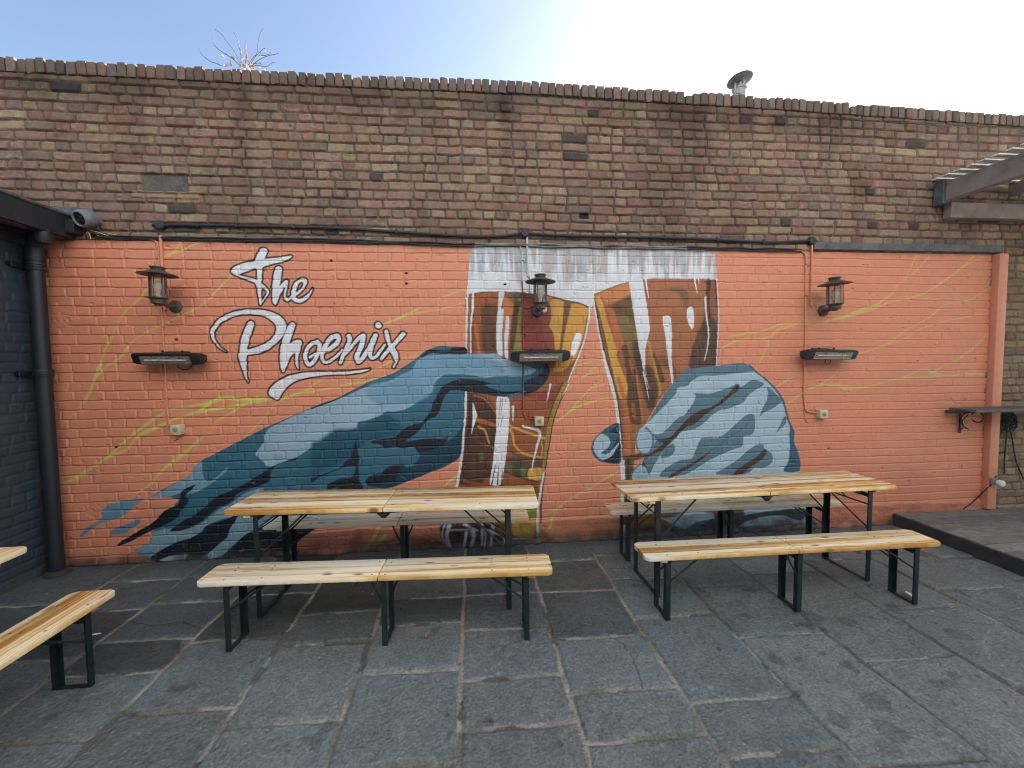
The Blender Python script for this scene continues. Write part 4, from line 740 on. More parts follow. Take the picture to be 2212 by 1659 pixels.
# ---- bare brickwork above, and right of the painted bay down to the deck
PAL = [tuple(v * 1.2 for v in q) for q in [rgb(122, 95, 82), rgb(117, 90, 79), rgb(123, 100, 85), rgb(120, 102, 86), rgb(130, 113, 92), rgb(113, 97, 85), rgb(105, 90, 80), rgb(125, 106, 90), rgb(119, 92, 80), rgb(123, 99, 85)]]
def bare(name, x0, x1, z0, z1, st, seed, style, topfn=None, yback=0.0, dark=1.0):
    gx = np.arange(x0, x1 + st, st); gz = np.arange(z0, z1 + st * .5, st)
    X, Z = np.meshgrid(gx, gz)
    prof, D, R = brick_field(X, Z, PAINT_TOP - 0.01, CH, style, seed, mortar=0.012, bevel=0.006, wob=0.006, zw=0.006)
    n1 = fbm(X, Z, 30, seed + 3, 4)
    H = prof * 0.0135 + (R[..., 0] - 0.5) * 0.008 * prof + R[..., 3] * 0.003 * prof + n1 * 0.0025
    H -= np.maximum(0, fbm(X, Z, 28, seed + 9, 3) - 0.42) * 0.03 * (R[..., 2] > 0.6)          # spalled faces
    pal = np.array(PAL, np.float32); c = pal[(R[..., 1] * len(PAL)).astype(int) % len(PAL)] * (0.88 + 0.24 * R[..., 2])[..., None]
    # half-and-half and blotched bricks
    two = (fbm(X * 1.6, Z * .7, 9, seed + 20, 3) > 0.10) & (R[..., 0] > 0.45); c = np.where(two[..., None], c * 0.65 + np.array(rgb(140, 116, 98)) * 0.35, c)
    pale = (fbm(X, Z, 14, seed + 30, 3) > 0.33) & (R[..., 2] > 0.55); c = np.where(pale[..., None], c * 0.6 + np.array(rgb(152, 136, 120)) * 0.4, c)
    burnt = (R[..., 2] > 0.985); c = np.where(burnt[..., None], np.array(rgb(72, 67, 64)), c)
    mort = np.array(rgb(116, 105, 94), np.float32) * (0.70 + 0.35 * fbm(X, Z, 6, seed + 40, 3))[..., None]
    k = sstep(-0.0035, 0.0015, D)[..., None]; c = mort * (1 - k) + c * k
    c = c * (1 + 0.22 * n1 + 0.16 * fbm(X, Z, 2.2, seed + 44, 4))[..., None]
    # soot: dark streaks under the coping and low on the wall above the cables
    soot = 0.42 * sstep(0.34, 0.0, (topfn(X) if topfn else 9) - Z + 0.16 * fbm(X * 2, Z * .4, 3, seed + 60, 3)) + 0.26 * sstep(0.1, 0.5, fbm(X * 1.5, Z * 0.35, 2.2, seed + 61, 4))
    c = c * (1 - soot)[..., None] * dark
    Y = -H + 0.012 + yback
    if topfn is not None: Z = np.minimum(Z, topfn(X))
    return X, Y, Z, np.clip(c, 0.004, 0.8), R
X, Y, Z, c, R = bare('upper', WALL_L - 2.5, WALL_R, PAINT_TOP - 0.02, 3.97, 0.0062, 311, 'english', coping_base)
# cement-filled opening, a missing brick, small white fixings
q = (X > -2.625) & (X < -2.27) & (Z > 3.055) & (Z < 3.20); e = fbm(X, Z, 20, 401, 3)
Y[q] = (0.022 + 0.006 * e)[q]; c[q] = (np.array(rgb(98, 96, 90)) * (0.9 + 0.3 * e)[..., None])[q]
q2 = (X > -2.70) & (X < -2.2) & (Z > 3.0) & (Z < 3.055); Y[q2] -= (0.008 + 0.006 * e)[q2]; c[q2] = (c * 0.35 + np.array(rgb(150, 128, 104)) * 0.65)[q2]
q = (np.abs(X - 1.012) < 0.038) & (np.abs(Z - 2.938) < 0.026); Y[q] = 0.03; c[q] = np.array(rgb(50, 52, 56))
grid_mesh('bare_brickwork', np.stack([X, Y, Z], -1), c, M['brick'], wall, None, wall_normals(Y, 0.0062, 0.0062))
X, Y, Z, c, R = bare('side', 5.10, WALL_R, 0.0, PAINT_TOP - 0.018, 0.0075, 351, 'english', None, 0.0, 1.0)
c = c * 0.6 + np.array(rgb(128, 118, 96)) * 0.4 * (0.7 + 0.5 * R[..., 2])[..., None]
o = grid_mesh('bare_brickwork', np.stack([X, Y, Z], -1), c, M['brick'], wall, None, wall_normals(Y, 0.0075, 0.0075))[0]
tag(o, 'yellowish stock brickwork beyond the painted bay')

# ---- coping of bricks on edge
def coping():
    rs = random.Random(5); bm = bmesh.new(); cl = bm.verts.layers.float_color.new('Col')
    x = WALL_L - 2.5; mats = [rgb(104, 92, 84), rgb(112, 94, 84), rgb(96, 86, 80), rgb(108, 98, 90), rgb(116, 98, 88), rgb(100, 84, 78)]
    while x < WALL_R:
        w = 0.064 * rs.uniform(0.93, 1.06); h = 0.103 + rs.uniform(-0.007, 0.007)
        if rs.random() < 0.06: h -= rs.uniform(0.01, 0.03)
        r = bmesh.ops.create_cube(bm, size=1.0); vs = r['verts']
        bmesh.ops.scale(bm, vec=(w, 0.235, h), verts=vs)
        es = list({e for v in vs for e in v.link_edges}); r = bmesh.ops.bevel(bm, geom=es, offset=0.011, segments=2, affect='EDGES', profile=0.6); vs = list({v for f_ in r['faces'] for v in f_.verts})
        for v in vs: v.co += Vector((rs.uniform(-1, 1), rs.uniform(-1, 1), rs.uniform(-1, 1))) * 0.0034
        if rs.random() < 0.18:
            for v in rs.sample(vs, 3): v.co.z -= rs.uniform(0.006, 0.02)
        zz = float(coping_base(x)) + 0.006
        bmesh.ops.transform(bm, matrix=Matrix.Translation((x + w / 2, 0.105 + rs.uniform(-0.006, 0.004), zz + h / 2)) @ Matrix.Rotation(rs.uniform(-0.05, 0.05), 4, 'Y') @ Matrix.Rotation(rs.uniform(-0.03, 0.03), 4, 'Z'), verts=vs)
        k = rs.uniform(0.75, 1.15); cc = rs.choice(mats)
        for v in vs: v[cl] = (cc[0] * k, cc[1] * k, cc[2] * k, 1)
        x += w + rs.uniform(0.006, 0.011)
    me = bpy.data.meshes.new('coping'); bm.to_mesh(me); bm.free(); me.materials.append(M['brick'])
    for p in me.polygons: p.use_smooth = True
    me.set_sharp_from_angle(angle=math.radians(50))
    o = bpy.data.objects.new('coping', me); C.objects.link(o); o.parent = wall; tag(o, 'sooty coping of bricks set on edge')
    # mortar bed that follows the line of the coping
    b = MB(); xs = np.linspace(WALL_L - 2.5, WALL_R, 60)
    ring = []
    for x in xs:
        z = float(coping_base(x)); ring.append([b.bm.verts.new(p) for p in ((x, 0.008, z - 0.03), (x, 0.21, z - 0.03), (x, 0.21, z + 0.075), (x, 0.008, z + 0.075))])
    for i in range(len(ring) - 1):
        for k in range(4): b.bm.faces.new((ring[i][k], ring[i][(k + 1) % 4], ring[i + 1][(k + 1) % 4], ring[i + 1][k]))
    b.build('coping_bed', M['mortar'], wall, 0)
coping()
def post(b):
    vs = b.box(5.118, 5.218, -0.062, 0.012, 0.125, 2.655, 0.006, seg=2)
one('end_post', post, M['orange'], wall)
one('wall_batten', lambda b: b.box(3.20, 5.20, -0.030, 0.004, 2.672, 2.742, 0.004), M['lead'], wall)
print('wall', time.time() - T0)

# ================================================================== 2. GROUND AND PAVING
g = one('ground', lambda b: b.box(-60, 60, -60, 60, -0.5, -0.035), M['cement'], None, 0); tag(g, kind='structure')
COLX = [-3.60, -2.80, -2.255, -1.70, -1.163, -0.630, -0.082, 0.458, 1.015, 1.558, 2.100, 2.665, 3.260, 3.80, 4.35, 5.0]
ROWS = [[-0.575, -1.19, -1.8, -2.5], [-0.30, -0.70, -1.185, -1.7, -2.3], [-0.28, -0.66, -1.063, -1.345, -1.75, -2.25], [-0.62, -1.12, -1.635, -2.12], [-0.30, -0.905, -1.22, -1.765, -2.3], [-0.795, -1.09, -1.50, -2.04], [-0.32, -0.80, -1.19, -1.60, -1.895, -2.3], [-0.36, -0.82, -1.33, -1.745, -2.02, -2.4], [-0.30, -0.70, -1.195, -1.86, -2.14, -2.5], [-0.42, -0.89, -1.445, -2.245], [-0.27, -0.76, -1.70, -2.3], [-0.60, -1.285, -1.95, -2.5], [-0.55, -1.12, -1.72, -2.4], [-0.7, -1.4, -2.1], [-0.5, -1.2, -2.0]]
gs = 0.0068
gx = np.arange(-3.46, 4.30, gs); gy = np.arange(-2.62, 0.03, gs)
X, Yg = np.meshgrid(gx, gy)
Xw = X + vnoise(X, Yg, 7, 501) * 0.007 + vnoise(X, Yg, 28, 502) * 0.0035; Yw = Yg + vnoise(X, Yg, 7, 503) * 0.008 + vnoise(X, Yg, 28, 504) * 0.0035
jw = 0.0135 + 0.005 * vnoise(X, Yg, 3, 505) - 0.004 * sstep(0.9, 2.2, X)
D = np.full(X.shape, 9.0, np.float32); RR = np.zeros(X.shape + (5,), np.float32); CXY = np.zeros(X.shape + (2,), np.float32)
rs = np.random.RandomState(77)
for k in range(len(COLX) - 1):
    m = (Xw >= COLX[k]) & (Xw < COLX[k + 1]); rows = np.array([0.4] + ROWS[k] + [-3.2]); q = rs.rand(len(rows) + 1, 5)
    if not m.any(): continue
    x = Xw[m]; y = Yw[m] + 0.02 * (x - COLX[k]); i = np.clip(np.searchsorted(-rows, -y), 1, len(rows) - 1)
    dx_ = np.minimum(x - COLX[k], COLX[k + 1] - x); dy_ = np.minimum(rows[i - 1] - y, y - rows[i]); D[m] = np.minimum(dx_, dy_); RR[m] = q[i]
    CXY[..., 0][m] = x - (COLX[k] + COLX[k + 1]) / 2; CXY[..., 1][m] = y - (rows[i - 1] + rows[i]) / 2
d = D - jw
riv = fbm(X, Yg, 9, 510, 5, 0.6); fine = fbm(X, Yg, 70, 520, 2)
pitted = 0.4 + 0.6 * sstep(0.35, 0.75, RR[..., 0])
S = sstep(-0.003, 0.011, d)
Hs = S * 0.010 + (RR[..., 1] - 0.5) * 0.008 * S + (CXY[..., 0] * (RR[..., 2] - 0.5) + CXY[..., 1] * (RR[..., 3] - 0.5)) * 0.016 * S + S * pitted * (riv * 0.0052 + np.abs(fbm(X * 1.4, Yg, 22, 530, 3)) * -0.0060 + fine * 0.0018)
Hs += (1 - S) * (0.003 + 0.0035 * fbm(X, Yg, 26, 540, 3))
# a few flaked layers with a hard little scarp
fl = fbm(X, Yg, 3.3, 545, 4); Hs += S * 0.0028 * sstep(0.17, 0.185, fl) * (RR[..., 4] > 0.35)
t = RR[..., 4][..., None]
c0 = np.array(rgb(112, 120, 120), np.float32); c1 = np.array(rgb(108, 118, 119), np.float32); c2 = np.array(rgb(113, 119, 117), np.float32)
cs = np.where(t < 0.35, c1, np.where(t < 0.7, c0, c2)) * (0.86 + 0.26 * RR[..., 2])[..., None]
cs = cs * (1 - 0.52 * (((Yg - CXY[..., 1]) > -1.22) & (X < 1.0)) * (0.6 + 0.5 * RR[..., 3]))[..., None]      # darker flags along the wall: shade under the furniture painted into their colour
cs = cs * (1 + 0.18 * riv - 0.30 * pitted * np.abs(fbm(X * 1.4, Yg, 22, 530, 3)) + 0.22 * fine + 0.15 * fbm(X, Yg, 2, 550, 3))[..., None]
cm = np.array(rgb(160, 156, 144), np.float32) * (0.85 + 0.3 * fbm(X, Yg, 12, 560, 4))[..., None]
cm = np.where((fbm(X, Yg, 3, 565, 3) + 0.50 * sstep(0.9, 2.2, X) > 0.36)[..., None], cm * 0.42, cm)           # open, dirty joints
k = sstep(-0.004, 0.003, d)[..., None]; cg = cm * (1 - k) + cs * k
cg = cg * (1 - 0.30 * sstep(0.008, -0.002, d) * sstep(-0.01, 0.004, d))[..., None]
spots = sstep(0.50, 0.60, fbm(X * 1.3, Yg, 5.2, 570, 4)) * sstep(0.2, 1.2, X) * 0.45 + sstep(0.56, 0.62, fbm(X, Yg, 8, 575, 3)) * 0.35
cg *= (1 - spots)[..., None]
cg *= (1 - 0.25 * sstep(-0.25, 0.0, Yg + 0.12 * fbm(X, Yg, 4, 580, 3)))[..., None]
moss = sstep(0.15, 0.45, fbm(X, Yg, 4, 600, 3) + 0.35 * sstep(-0.5, 0.0, Yg)) * (1 - sstep(-0.004, 0.004, d)) * 0.55
cg = cg * (1 - moss[..., None]) + np.array(rgb(74, 82, 58)) * moss[..., None]
gr = np.random.RandomState(31)
for k in range(150):
    x0, y0, r0 = gr.uniform(-3.3, 4.1), gr.uniform(-2.5, -0.1), gr.uniform(0.006, 0.017); i0 = int((x0 - r0 * 2 - gx[0]) / gs); j0 = int((y0 - r0 * 2 - gy[0]) / gs); n = int(r0 * 4 / gs) + 2
    if i0 < 0 or j0 < 0: continue
    w_ = (slice(j0, j0 + n), slice(i0, i0 + n)); a = (1 - sstep(r0 * 0.7, r0 * 1.05, np.hypot(X[w_] - x0, Yg[w_] - y0) * (1 + 0.15 * vnoise(X[w_], Yg[w_], 60, 33))))[..., None] * 0.6
    tone_ = np.array(rgb(150, 150, 144)) if gr.rand() < 0.35 else np.array(rgb(52, 52, 52)); cg[w_] = cg[w_] * (1 - a) + tone_ * a; Hs[w_] += a[..., 0] * 0.0012
for x0, y0, r0 in STAINS:
    rr_ = np.hypot(X - x0, (Yg - y0) * 1.15) + 0.035 * fbm(X, Yg, 9, 640, 4); a = ((1 - sstep(r0 * 0.75, r0 * 1.0, rr_)) * 0.45)[..., None]; cg = cg * (1 - a) + cg * 0.30 * a
for ln in (((0.80, -1.335), (0.852, -1.42), (0.862, -1.55), (0.838, -1.745)), ((2.72, -1.30), (2.80, -1.36), (2.93, -1.37), (3.02, -1.45), (3.20, -1.50)), ((-2.24, -0.86), (-2.05, -0.93), (-1.90, -0.90), (-1.72, -0.99)), ((1.10, -0.70), (1.30, -0.78), (1.50, -0.74))):
    dl = seg_dist(X + vnoise(X, Yg, 30, 650) * 0.006, Yg + vnoise(X, Yg, 30, 651) * 0.006, list(ln), False)[0]; a = 1 - sstep(0.002, 0.0055, dl); Hs -= a * 0.005; cg *= (1 - 0.55 * a)[..., None]
sp = (vnoise(X, Yg, 90, 590) > 0.985) | (vnoise(X + 3, Yg, 60, 591) > 0.993); cg[sp] = np.array(rgb(170, 168, 160))
gy_, gx_ = np.gradient(Hs, gs, gs); Nn = np.stack([-gx_, -gy_, np.ones_like(Hs)], -1); Nn /= np.linalg.norm(Nn, axis=-1, keepdims=True)
Hs = Hs - 0.012
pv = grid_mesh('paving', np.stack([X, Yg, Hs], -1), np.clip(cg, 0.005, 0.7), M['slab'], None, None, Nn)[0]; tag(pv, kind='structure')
def GZ(x, y): return 0.0
# plainer flags behind the camera, where the yard goes on
def back(b):
    rs = random.Random(3); x = -3.46
    while x < 8.0:
        w = rs.uniform(0.5, 0.6); y = -2.63
        while y > -14:
            h = rs.uniform(0.4, 0.7); b.box(x + 0.01, x + w - 0.01, y - h + 0.01, y - 0.01, -0.05, rs.uniform(-0.006, 0.0), 0.006); y -= h
        x += w
o = one('paving', back, mat_plain('plain_flagstone', rgb(94, 98, 101), 0.7, 0, 0.2, 5, 0.5, 0.003), None, 30); tag(o, kind='structure')
print('ground', time.time() - T0)

# ================================================================== 3. BUILDING AT THE LEFT
BX = -3.425
bld = empty('side_building', (BX, -2.0, 0)); tag(bld, 'dark navy painted brick building with a low felt roof at the left edge', 'building')
gy = np.arange(-4.4, 0.02, 0.008); gz = np.arange(-0.01, 2.74, 0.008); U, Z = np.meshgrid(gy, gz)
prof, D, R = brick_field(U, Z, 0.0, CH, 'mixed', 611, mortar=0.009, bevel=0.010, wob=0.004, zw=0.006)
H = prof * 0.005 + (R[..., 0] - .5) * 0.003 * prof + fbm(U, Z, 14, 620, 4) * 0.002
c = np.tile(np.array(rgb(52, 63, 73), np.float32), U.shape + (1,)) * (1 + 0.18 * fbm(U, Z, 3, 630, 4))[..., None]
dirt = (1 - sstep(0, 0.10, Z + 0.05 * fbm(U, Z, 6, 640, 3)))[..., None] * 0.6; c = c * (1 - dirt) + np.array(rgb(90, 88, 82)) * dirt
gz_, gu_ = np.gradient(H, 0.008, 0.008); Nn = np.stack([np.ones_like(H), -gu_, -gz_], -1); Nn /= np.linalg.norm(Nn, axis=-1, keepdims=True)
o = grid_mesh('wall_face', np.stack([BX + H, U, Z], -1), np.clip(c, 0.003, 0.5), M['navy'], None, None, Nn)[0]
def child_world(o, p): o.parent = p; o.matrix_parent_inverse = Matrix.Translation(-Vector(p.location))
child_world(o, bld)
def kid(name, fn, mat, p, smooth=35):
    o = one(name, fn, mat, None, smooth); child_world(o, p); return o
kid('wall_body', lambda b: b.box(BX - 2.6, BX - 0.012, -4.4, -0.012, -0.05, 2.72), M['mortar'], bld, 0)
def roof(b):
    b.box(BX - 2.8, -3.135, -4.6, -0.008, 2.765, 2.832, 0.004); b.box(-3.150, -3.118, -4.6, -0.010, 2.822, 2.846, 0.006)
kid('roof', roof, M['felt'], bld)
kid('fascia', lambda b: (b.box(-3.148, -3.124, -4.6, -0.012, 2.655, 2.818, 0.003), b.box(-3.121, -3.060, -0.10, -0.012, 2.688, 2.79, 0.004)), M['dark_timber'], bld)
kid('soffit', lambda b: b.box(BX + 0.004, -3.152, -4.6, -0.012, 2.70, 2.716, 0.0), M['dark_timber'], bld, 0)
def gut(b):
    n = 10; pts = [(math.cos(PI + PI * k / n), math.sin(PI + PI * k / n)) for k in range(n + 1)]
    poly = [(-3.205 + 0.05 * a, 2.69 + 0.05 * z) for a, z in pts] + [(-3.205 + 0.044 * a, 2.69 + 0.044 * z) for a, z in reversed(pts)]
    b.prism(poly, -4.6, -0.04, 'y')
kid('gutter', gut, M['iron'], bld)
kid('flashing', lambda b: b.prism([(-3.44, 2.842), (-3.02, 2.79), (-2.985, 2.80), (-2.985, 2.905), (-3.25, 2.915), (-3.44, 2.92)], -0.012, -0.006, 'y'), M['lead'], bld, 0)

# downpipe
dp = empty('drain_pipe', (-3.335, -0.115, 0)); tag(dp, 'fat black cast iron downpipe in the corner beside the orange wall', 'pipe')
px_, py_ = -3.330, -0.115
kid('pipe_shaft', lambda b: b.tube([(px_, py_, 0.02), (px_, py_, 2.50)], 0.050, 24), M['iron'], dp)
kid('swan_neck', lambda b: (b.tube([(px_, py_, 2.46), (px_, py_, 2.56)], 0.060, 20), b.tube([(px_, py_, 2.54), (px_ + 0.012, py_ - 0.01, 2.60), (px_ + 0.05, py_ - 0.04, 2.66), (px_ + 0.10, py_ - 0.08, 2.70)], 0.045, 18), b.lathe([(0.0, 0.07), (0.025, 0.06), (0.038, 0.03), (0.042, 0.0), (0.055, -0.03), (0.057, -0.08), (0.042, -0.13), (0.0, -0.14)], 18, (px_ + 0.155, py_ - 0.10, 2.70))), M['iron'], dp)
for z in (2.42, 1.60):
    br = kid('pipe_bracket', lambda b: (b.lathe([(0.051, -0.03), (0.060, -0.03), (0.062, -0.012), (0.056, -0.008), (0.056, 0.008), (0.062, 0.012), (0.060, 0.03), (0.051, 0.03)], 24, (px_, py_, z)), b.box(px_ - 0.085, px_ - 0.06, py_ - 0.11, py_ - 0.02, z - 0.02, z + 0.02, 0.003), b.tube([(px_ - 0.075, py_ - 0.10, z), (px_ - 0.075, py_ - 0.125, z)], 0.012, 8)), M['iron'], dp)
kid('pipe_shoe', lambda b: b.lathe([(0.05, 0.035), (0.066, 0.03), (0.078, 0.015), (0.082, 0.0), (0.0, 0.0)], 20, (px_ + 0.01, py_ - 0.01, 0.001)), M['stain'], dp)

# ================================================================== 4. TABLES AND BENCHES
def angle_post(b, x, y, z1, sx, sy, w=0.032, t=0.004, z0=0.0):
    b.box(x - w / 2, x + w / 2, y - t / 2, y + t / 2, z0, z1); xs = x + sx * (w / 2 - t / 2); b.box(xs - t / 2, xs + t / 2, *(sorted((y + sy * (t / 2 + 0.0005), y + sy * w))), z0, z1)
def board(name, L, W, H, mat, n_screw_x, root):
    """table top or seat in two folding halves with rounded corners"""
    b = MB(); th = 0.027
    for s in (-1, 1):
        xa, xb = (-L / 2, -0.0022) if s < 0 else (0.0022, L / 2); r = 0.028; poly = []
        xo = xa if s < 0 else xb; xi = xb if s < 0 else xa
        outer = []
        for (cy, a0) in ((-W / 2 + r, -90), (W / 2 - r, 0)):
            for k in range(6):
                a = math.radians(a0 + 90 * k / 5); outer.append((abs(xo) - r + r * math.cos(a), cy + r * math.sin(a)))
        poly = [(s * px, py) for px, py in outer] + [(xi, W / 2), (xi, -W / 2)]
        if s < 0: poly = poly[::-1]
        b.prism(poly, H - th, H, 'z', 0, bev=0.006)
    for x in n_screw_x:
        for y in (-W * 0.36, W * 0.30, 0.02):
            if abs(x) < 0.1 and y == 0.02: continue
            b.lathe([(0.0052, H - 0.001), (0.0052, H + 0.0006), (0.0, H + 0.0008)], 8, (x + random.uniform(-.006, .006), y + random.uniform(-.008, .008), 0), mi=1)
    return b.build(name, [mat, M['screw']], root, 40)
def leg_frame(root, x, W, H, inward, brace_l, mid=False):
    yf = W / 2 - 0.026
    for s in (-1, 1):
        b = MB(); angle_post(b, x, s * yf, H - 0.03, -inward if not mid else s, -s); b.build('leg', M['steel'], root, 0)
    one('crossbar', lambda b: (b.box(x - 0.012, x - 0.008, -yf + 0.004, yf - 0.004, H - 0.085, H - 0.055), b.box(x - 0.012, x + 0.012, -yf + 0.004, yf - 0.004, H - 0.034, H - 0.030)), M['steel'], root, 0)
    one('foot_bar', lambda b: b.box(x - 0.013, x + 0.013, -yf + 0.004, yf - 0.004, 0.002, 0.007), M['steel'], root, 0)
    for s in (-1, 1):
        d = inward if not mid else (-1 if s < 0 else 1)
        zb = H * 0.56 if not mid else H * 0.52
        one('brace', lambda b: b.tube([(x + d * 0.004, s * (yf - 0.007), zb), (x + d * brace_l, s * (yf - 0.030), H - 0.035)], 0.0062, 8), M['steel'], root)
def make_bench(mat, name='bench'):
    L, W, H = 2.03, 0.2243, 0.4272
    root = empty(name)
    board('seat', L, W, H, mat, (-0.87, -0.66, -0.035, 0.035, 0.66, 0.87), root)
    leg_frame(root, -L / 2 + 0.155, W, H, 1, 0.23); leg_frame(root, L / 2 - 0.155, W, H, -1, 0.23); leg_frame(root, 0.028, W, H, 1, 0.085, True)
    for s in (-1, 1): one('batten', lambda b: b.box(s * (L / 2 - 0.125) - 0.02, s * (L / 2 - 0.125) + 0.02, -W / 2 + 0.012, W / 2 - 0.012, H - 0.045, H - 0.028, 0.002), M['wood_honey'], root)
    return root
def make_table():
    L, W, H = 2.03, 0.4357, 0.7162
    root = empty('table')
    board('table_top', L, W, H, M['wood_table'], (-0.86, -0.62, -0.05, 0.05, 0.62, 0.86), root)
    leg_frame(root, -L / 2 + 0.20, W, H, 1, 0.30); leg_frame(root, L / 2 - 0.20, W, H, -1, 0.30)
    for s in (-1, 1): one('batten', lambda b: b.box(s * (L / 2 - 0.15) - 0.022, s * (L / 2 - 0.15) + 0.022, -W / 2 + 0.015, W / 2 - 0.015, H - 0.048, H - 0.028, 0.002), M['wood_honey'], root)
    one('hinge_plate', lambda b: (b.prism([(-0.12, H - 0.029), (0.12, H - 0.029), (0.11, H - 0.04), (0.045, H - 0.045), (0.012, H - 0.078), (-0.012, H - 0.078), (-0.045, H - 0.045), (-0.11, H - 0.04)], -W / 2 + 0.035, -W / 2 + 0.039, 'y'), b.tube([(-0.02, -W / 2 + 0.03, H - 0.05), (0.02, -W / 2 + 0.03, H - 0.05)], 0.006)), M['steel'], root, 0)
    for s in (-1, 1):
        one('stay', lambda b: b.tube([(s * 0.70, 0.0, H - 0.04), (s * (L / 2 - 0.20), 0.0, H * 0.80)], 0.005, 8), M['steel'], root)
        one('stay_bar', lambda b: b.tube([(s * (L / 2 - 0.20), -W / 2 + 0.03, H * 0.80), (s * (L / 2 - 0.20), W / 2 - 0.03, H * 0.80)], 0.005, 8), M['steel'], root)
    return root
def set_mat(root, mat, part):
    for ch in children(root):
        if ch.name.split('.')[0] == part:
            ch.data = ch.data.copy(); ch.data.materials[0] = mat
t1 = make_table(); t1.location = (-0.5785, -0.7727, 0); t1.rotation_euler.z = -0.0564
tag(t1, 'trestle beer table in front of the painted left glass, orange left edge', 'table', 'folding beer tables')
t2 = copy_tree(t1); t2.location = (2.0805, -0.7743, 0); t2.rotation_euler.z = 0.0168
tag(t2, 'trestle beer table below the painted fist, nearest the deck', 'table', 'folding beer tables')
t3 = copy_tree(t1); t3.location = (-2.510, -2.36, 0); t3.rotation_euler.z = PI / 2 + 0.02
tag(t3, 'cropped table end at the left edge against the navy building', 'table', 'folding beer tables')
b1 = make_bench(M['wood_bench']); b1.location = (-0.5539, -1.1984, 0); b1.rotation_euler.z = -0.0491
tag(b1, 'front bench of the left table with a long honey stripe and bleached bands', 'bench', 'folding beer benches')
for loc, rz, mat, lb in (((-0.5842, -0.3689, 0), -0.0304, 'wood_worn', 'worn pale bench between the left table and the wall'),
                         ((2.0754, -1.1629, 0), -0.0090, 'wood_bench', 'front bench of the right table, nearest the deck step'),
                         ((2.1217, -0.3696, 0), -0.0064, 'wood_bench', 'bench between the right table and the painted fist'),
                         ((-2.066, -2.295, 0), PI / 2, 'wood_honey', 'glossy honey coloured bench running out of frame at the lower left')):
    o = copy_tree(b1); o.location = loc; o.rotation_euler.z = rz
    if M[mat] is not M['wood_bench']: set_mat(o, M[mat], 'seat')
    tag(o, lb, 'bench', 'folding beer benches')

# ================================================================== 5. WALL LANTERNS, HEATERS, SWITCHES
def make_lantern():
    root = empty('wall_lantern')          # origin: centre of the back plate on the wall
    ax = -0.20                             # lamp axis stands off the wall
    one('back_plate', lambda b: b.lathe([(0.0, 0.028), (0.030, 0.028), (0.044, 0.022), (0.050, 0.010), (0.052, 0.0)], 24, mat=Matrix.Rotation(PI / 2, 4, 'X')), M['bronze'], root)
    one('arm', lambda b: b.tube([(0, -0.02, 0.0), (0, -0.07, -0.006), (0, -0.12, 0.0), (0, ax + 0.02, 0.012)], 0.015, 12), M['bronze'], root)
    one('base', lambda b: b.lathe([(0.0, -0.024), (0.022, -0.024), (0.026, -0.012), (0.045, -0.008), (0.049, 0.024), (0.066, 0.034), (0.068, 0.040), (0.050, 0.044), (0.0, 0.044)], 28, (0, ax, 0.004)), M['bronze'], root)
    one('glass_cylinder', lambda b: b.lathe([(0.054, 0.044), (0.054, 0.226)], 32, (0, ax, 0)), M['glass'], root)
    def cage(b):
        for k in range(4):
            a = PI / 4 + k * PI / 2 + 0.25; b.tube([(0.060 * math.cos(a), ax + 0.060 * math.sin(a), 0.040), (0.060 * math.cos(a), ax + 0.060 * math.sin(a), 0.235)], 0.0030, 6)
    one('cage_bars', cage, M['bronze'], root)
    one('shade', lambda b: b.lathe([(0.045, 0.236), (0.062, 0.226), (0.126, 0.214), (0.129, 0.217), (0.126, 0.221), (0.085, 0.234), (0.058, 0.247), (0.046, 0.252), (0.0, 0.252)], 36, (0, ax, 0)), M['bronze'], root)
    def vent(b):
        b.lathe([(0.040, 0.250), (0.040, 0.266), (0.050, 0.269), (0.051, 0.274), (0.046, 0.280), (0.0, 0.284)], 28, (0, ax, 0))
        for k in range(14):
            a = 2 * PI * k / 14; b.lathe([(0.0045, 0.0), (0.0045, 0.002), (0.0, 0.002)], 8, mat=Matrix.Translation((0.0398 * math.cos(a), ax + 0.0398 * math.sin(a), 0.258)) @ Matrix.Rotation(a, 4, 'Z') @ Matrix.Rotation(PI / 2, 4, 'Y'), mi=1)
    one('vent_cap', vent, [M['bronze'], M['black']], root)
    one('bulb', lambda b: b.lathe([(0.0, 0.165), (0.018, 0.160), (0.028, 0.142), (0.030, 0.125), (0.022, 0.100), (0.014, 0.082), (0.014, 0.05)], 20, (0, ax, 0)), M['bulb'], root)
    return root
L1 = make_lantern(); L1.location = (-2.408, -0.006, 2.13)
tag(L1, 'bronze wall lantern on the orange paint left of the white lettering', 'lantern', 'round wall lanterns')
L2 = copy_tree(L1); L2.location = (0.585, -0.006, 2.10); tag(L2, 'bronze wall lantern over the painted left beer glass', 'lantern', 'round wall lanterns')
L3 = copy_tree(L1); L3.location = (3.325, -0.006, 2.105); L3.rotation_euler = (0.02, -0.055, -0.27); L2.rotation_euler = (0.0, 0.012, -0.03); L1.rotation_euler = (0.0, 0.03, 0.02); tag(L3, 'bronze wall lantern above the yellow green streaks near the right end', 'lantern', 'round wall lanterns')
for nm, o in (('sensor', L2),):
    one('sensor', lambda b: (b.lathe([(0.0, 0.03), (0.022, 0.028), (0.026, 0.01), (0.026, -0.01), (0.02, -0.02), (0.0, -0.02)], 16, mat=Matrix.Translation((0.035, -0.175, -0.01)) @ Matrix.Rotation(PI / 2, 4, 'X'))), M['white'], L2)
one('round_patch', lambda b: b.lathe([(0.0, 0.006), (0.040, 0.006), (0.044, 0.0)], 24, mat=Matrix.Translation((-0.09, -0.002, 0.06)) @ Matrix.Rotation(PI / 2, 4, 'X')), M['redp'], L2)

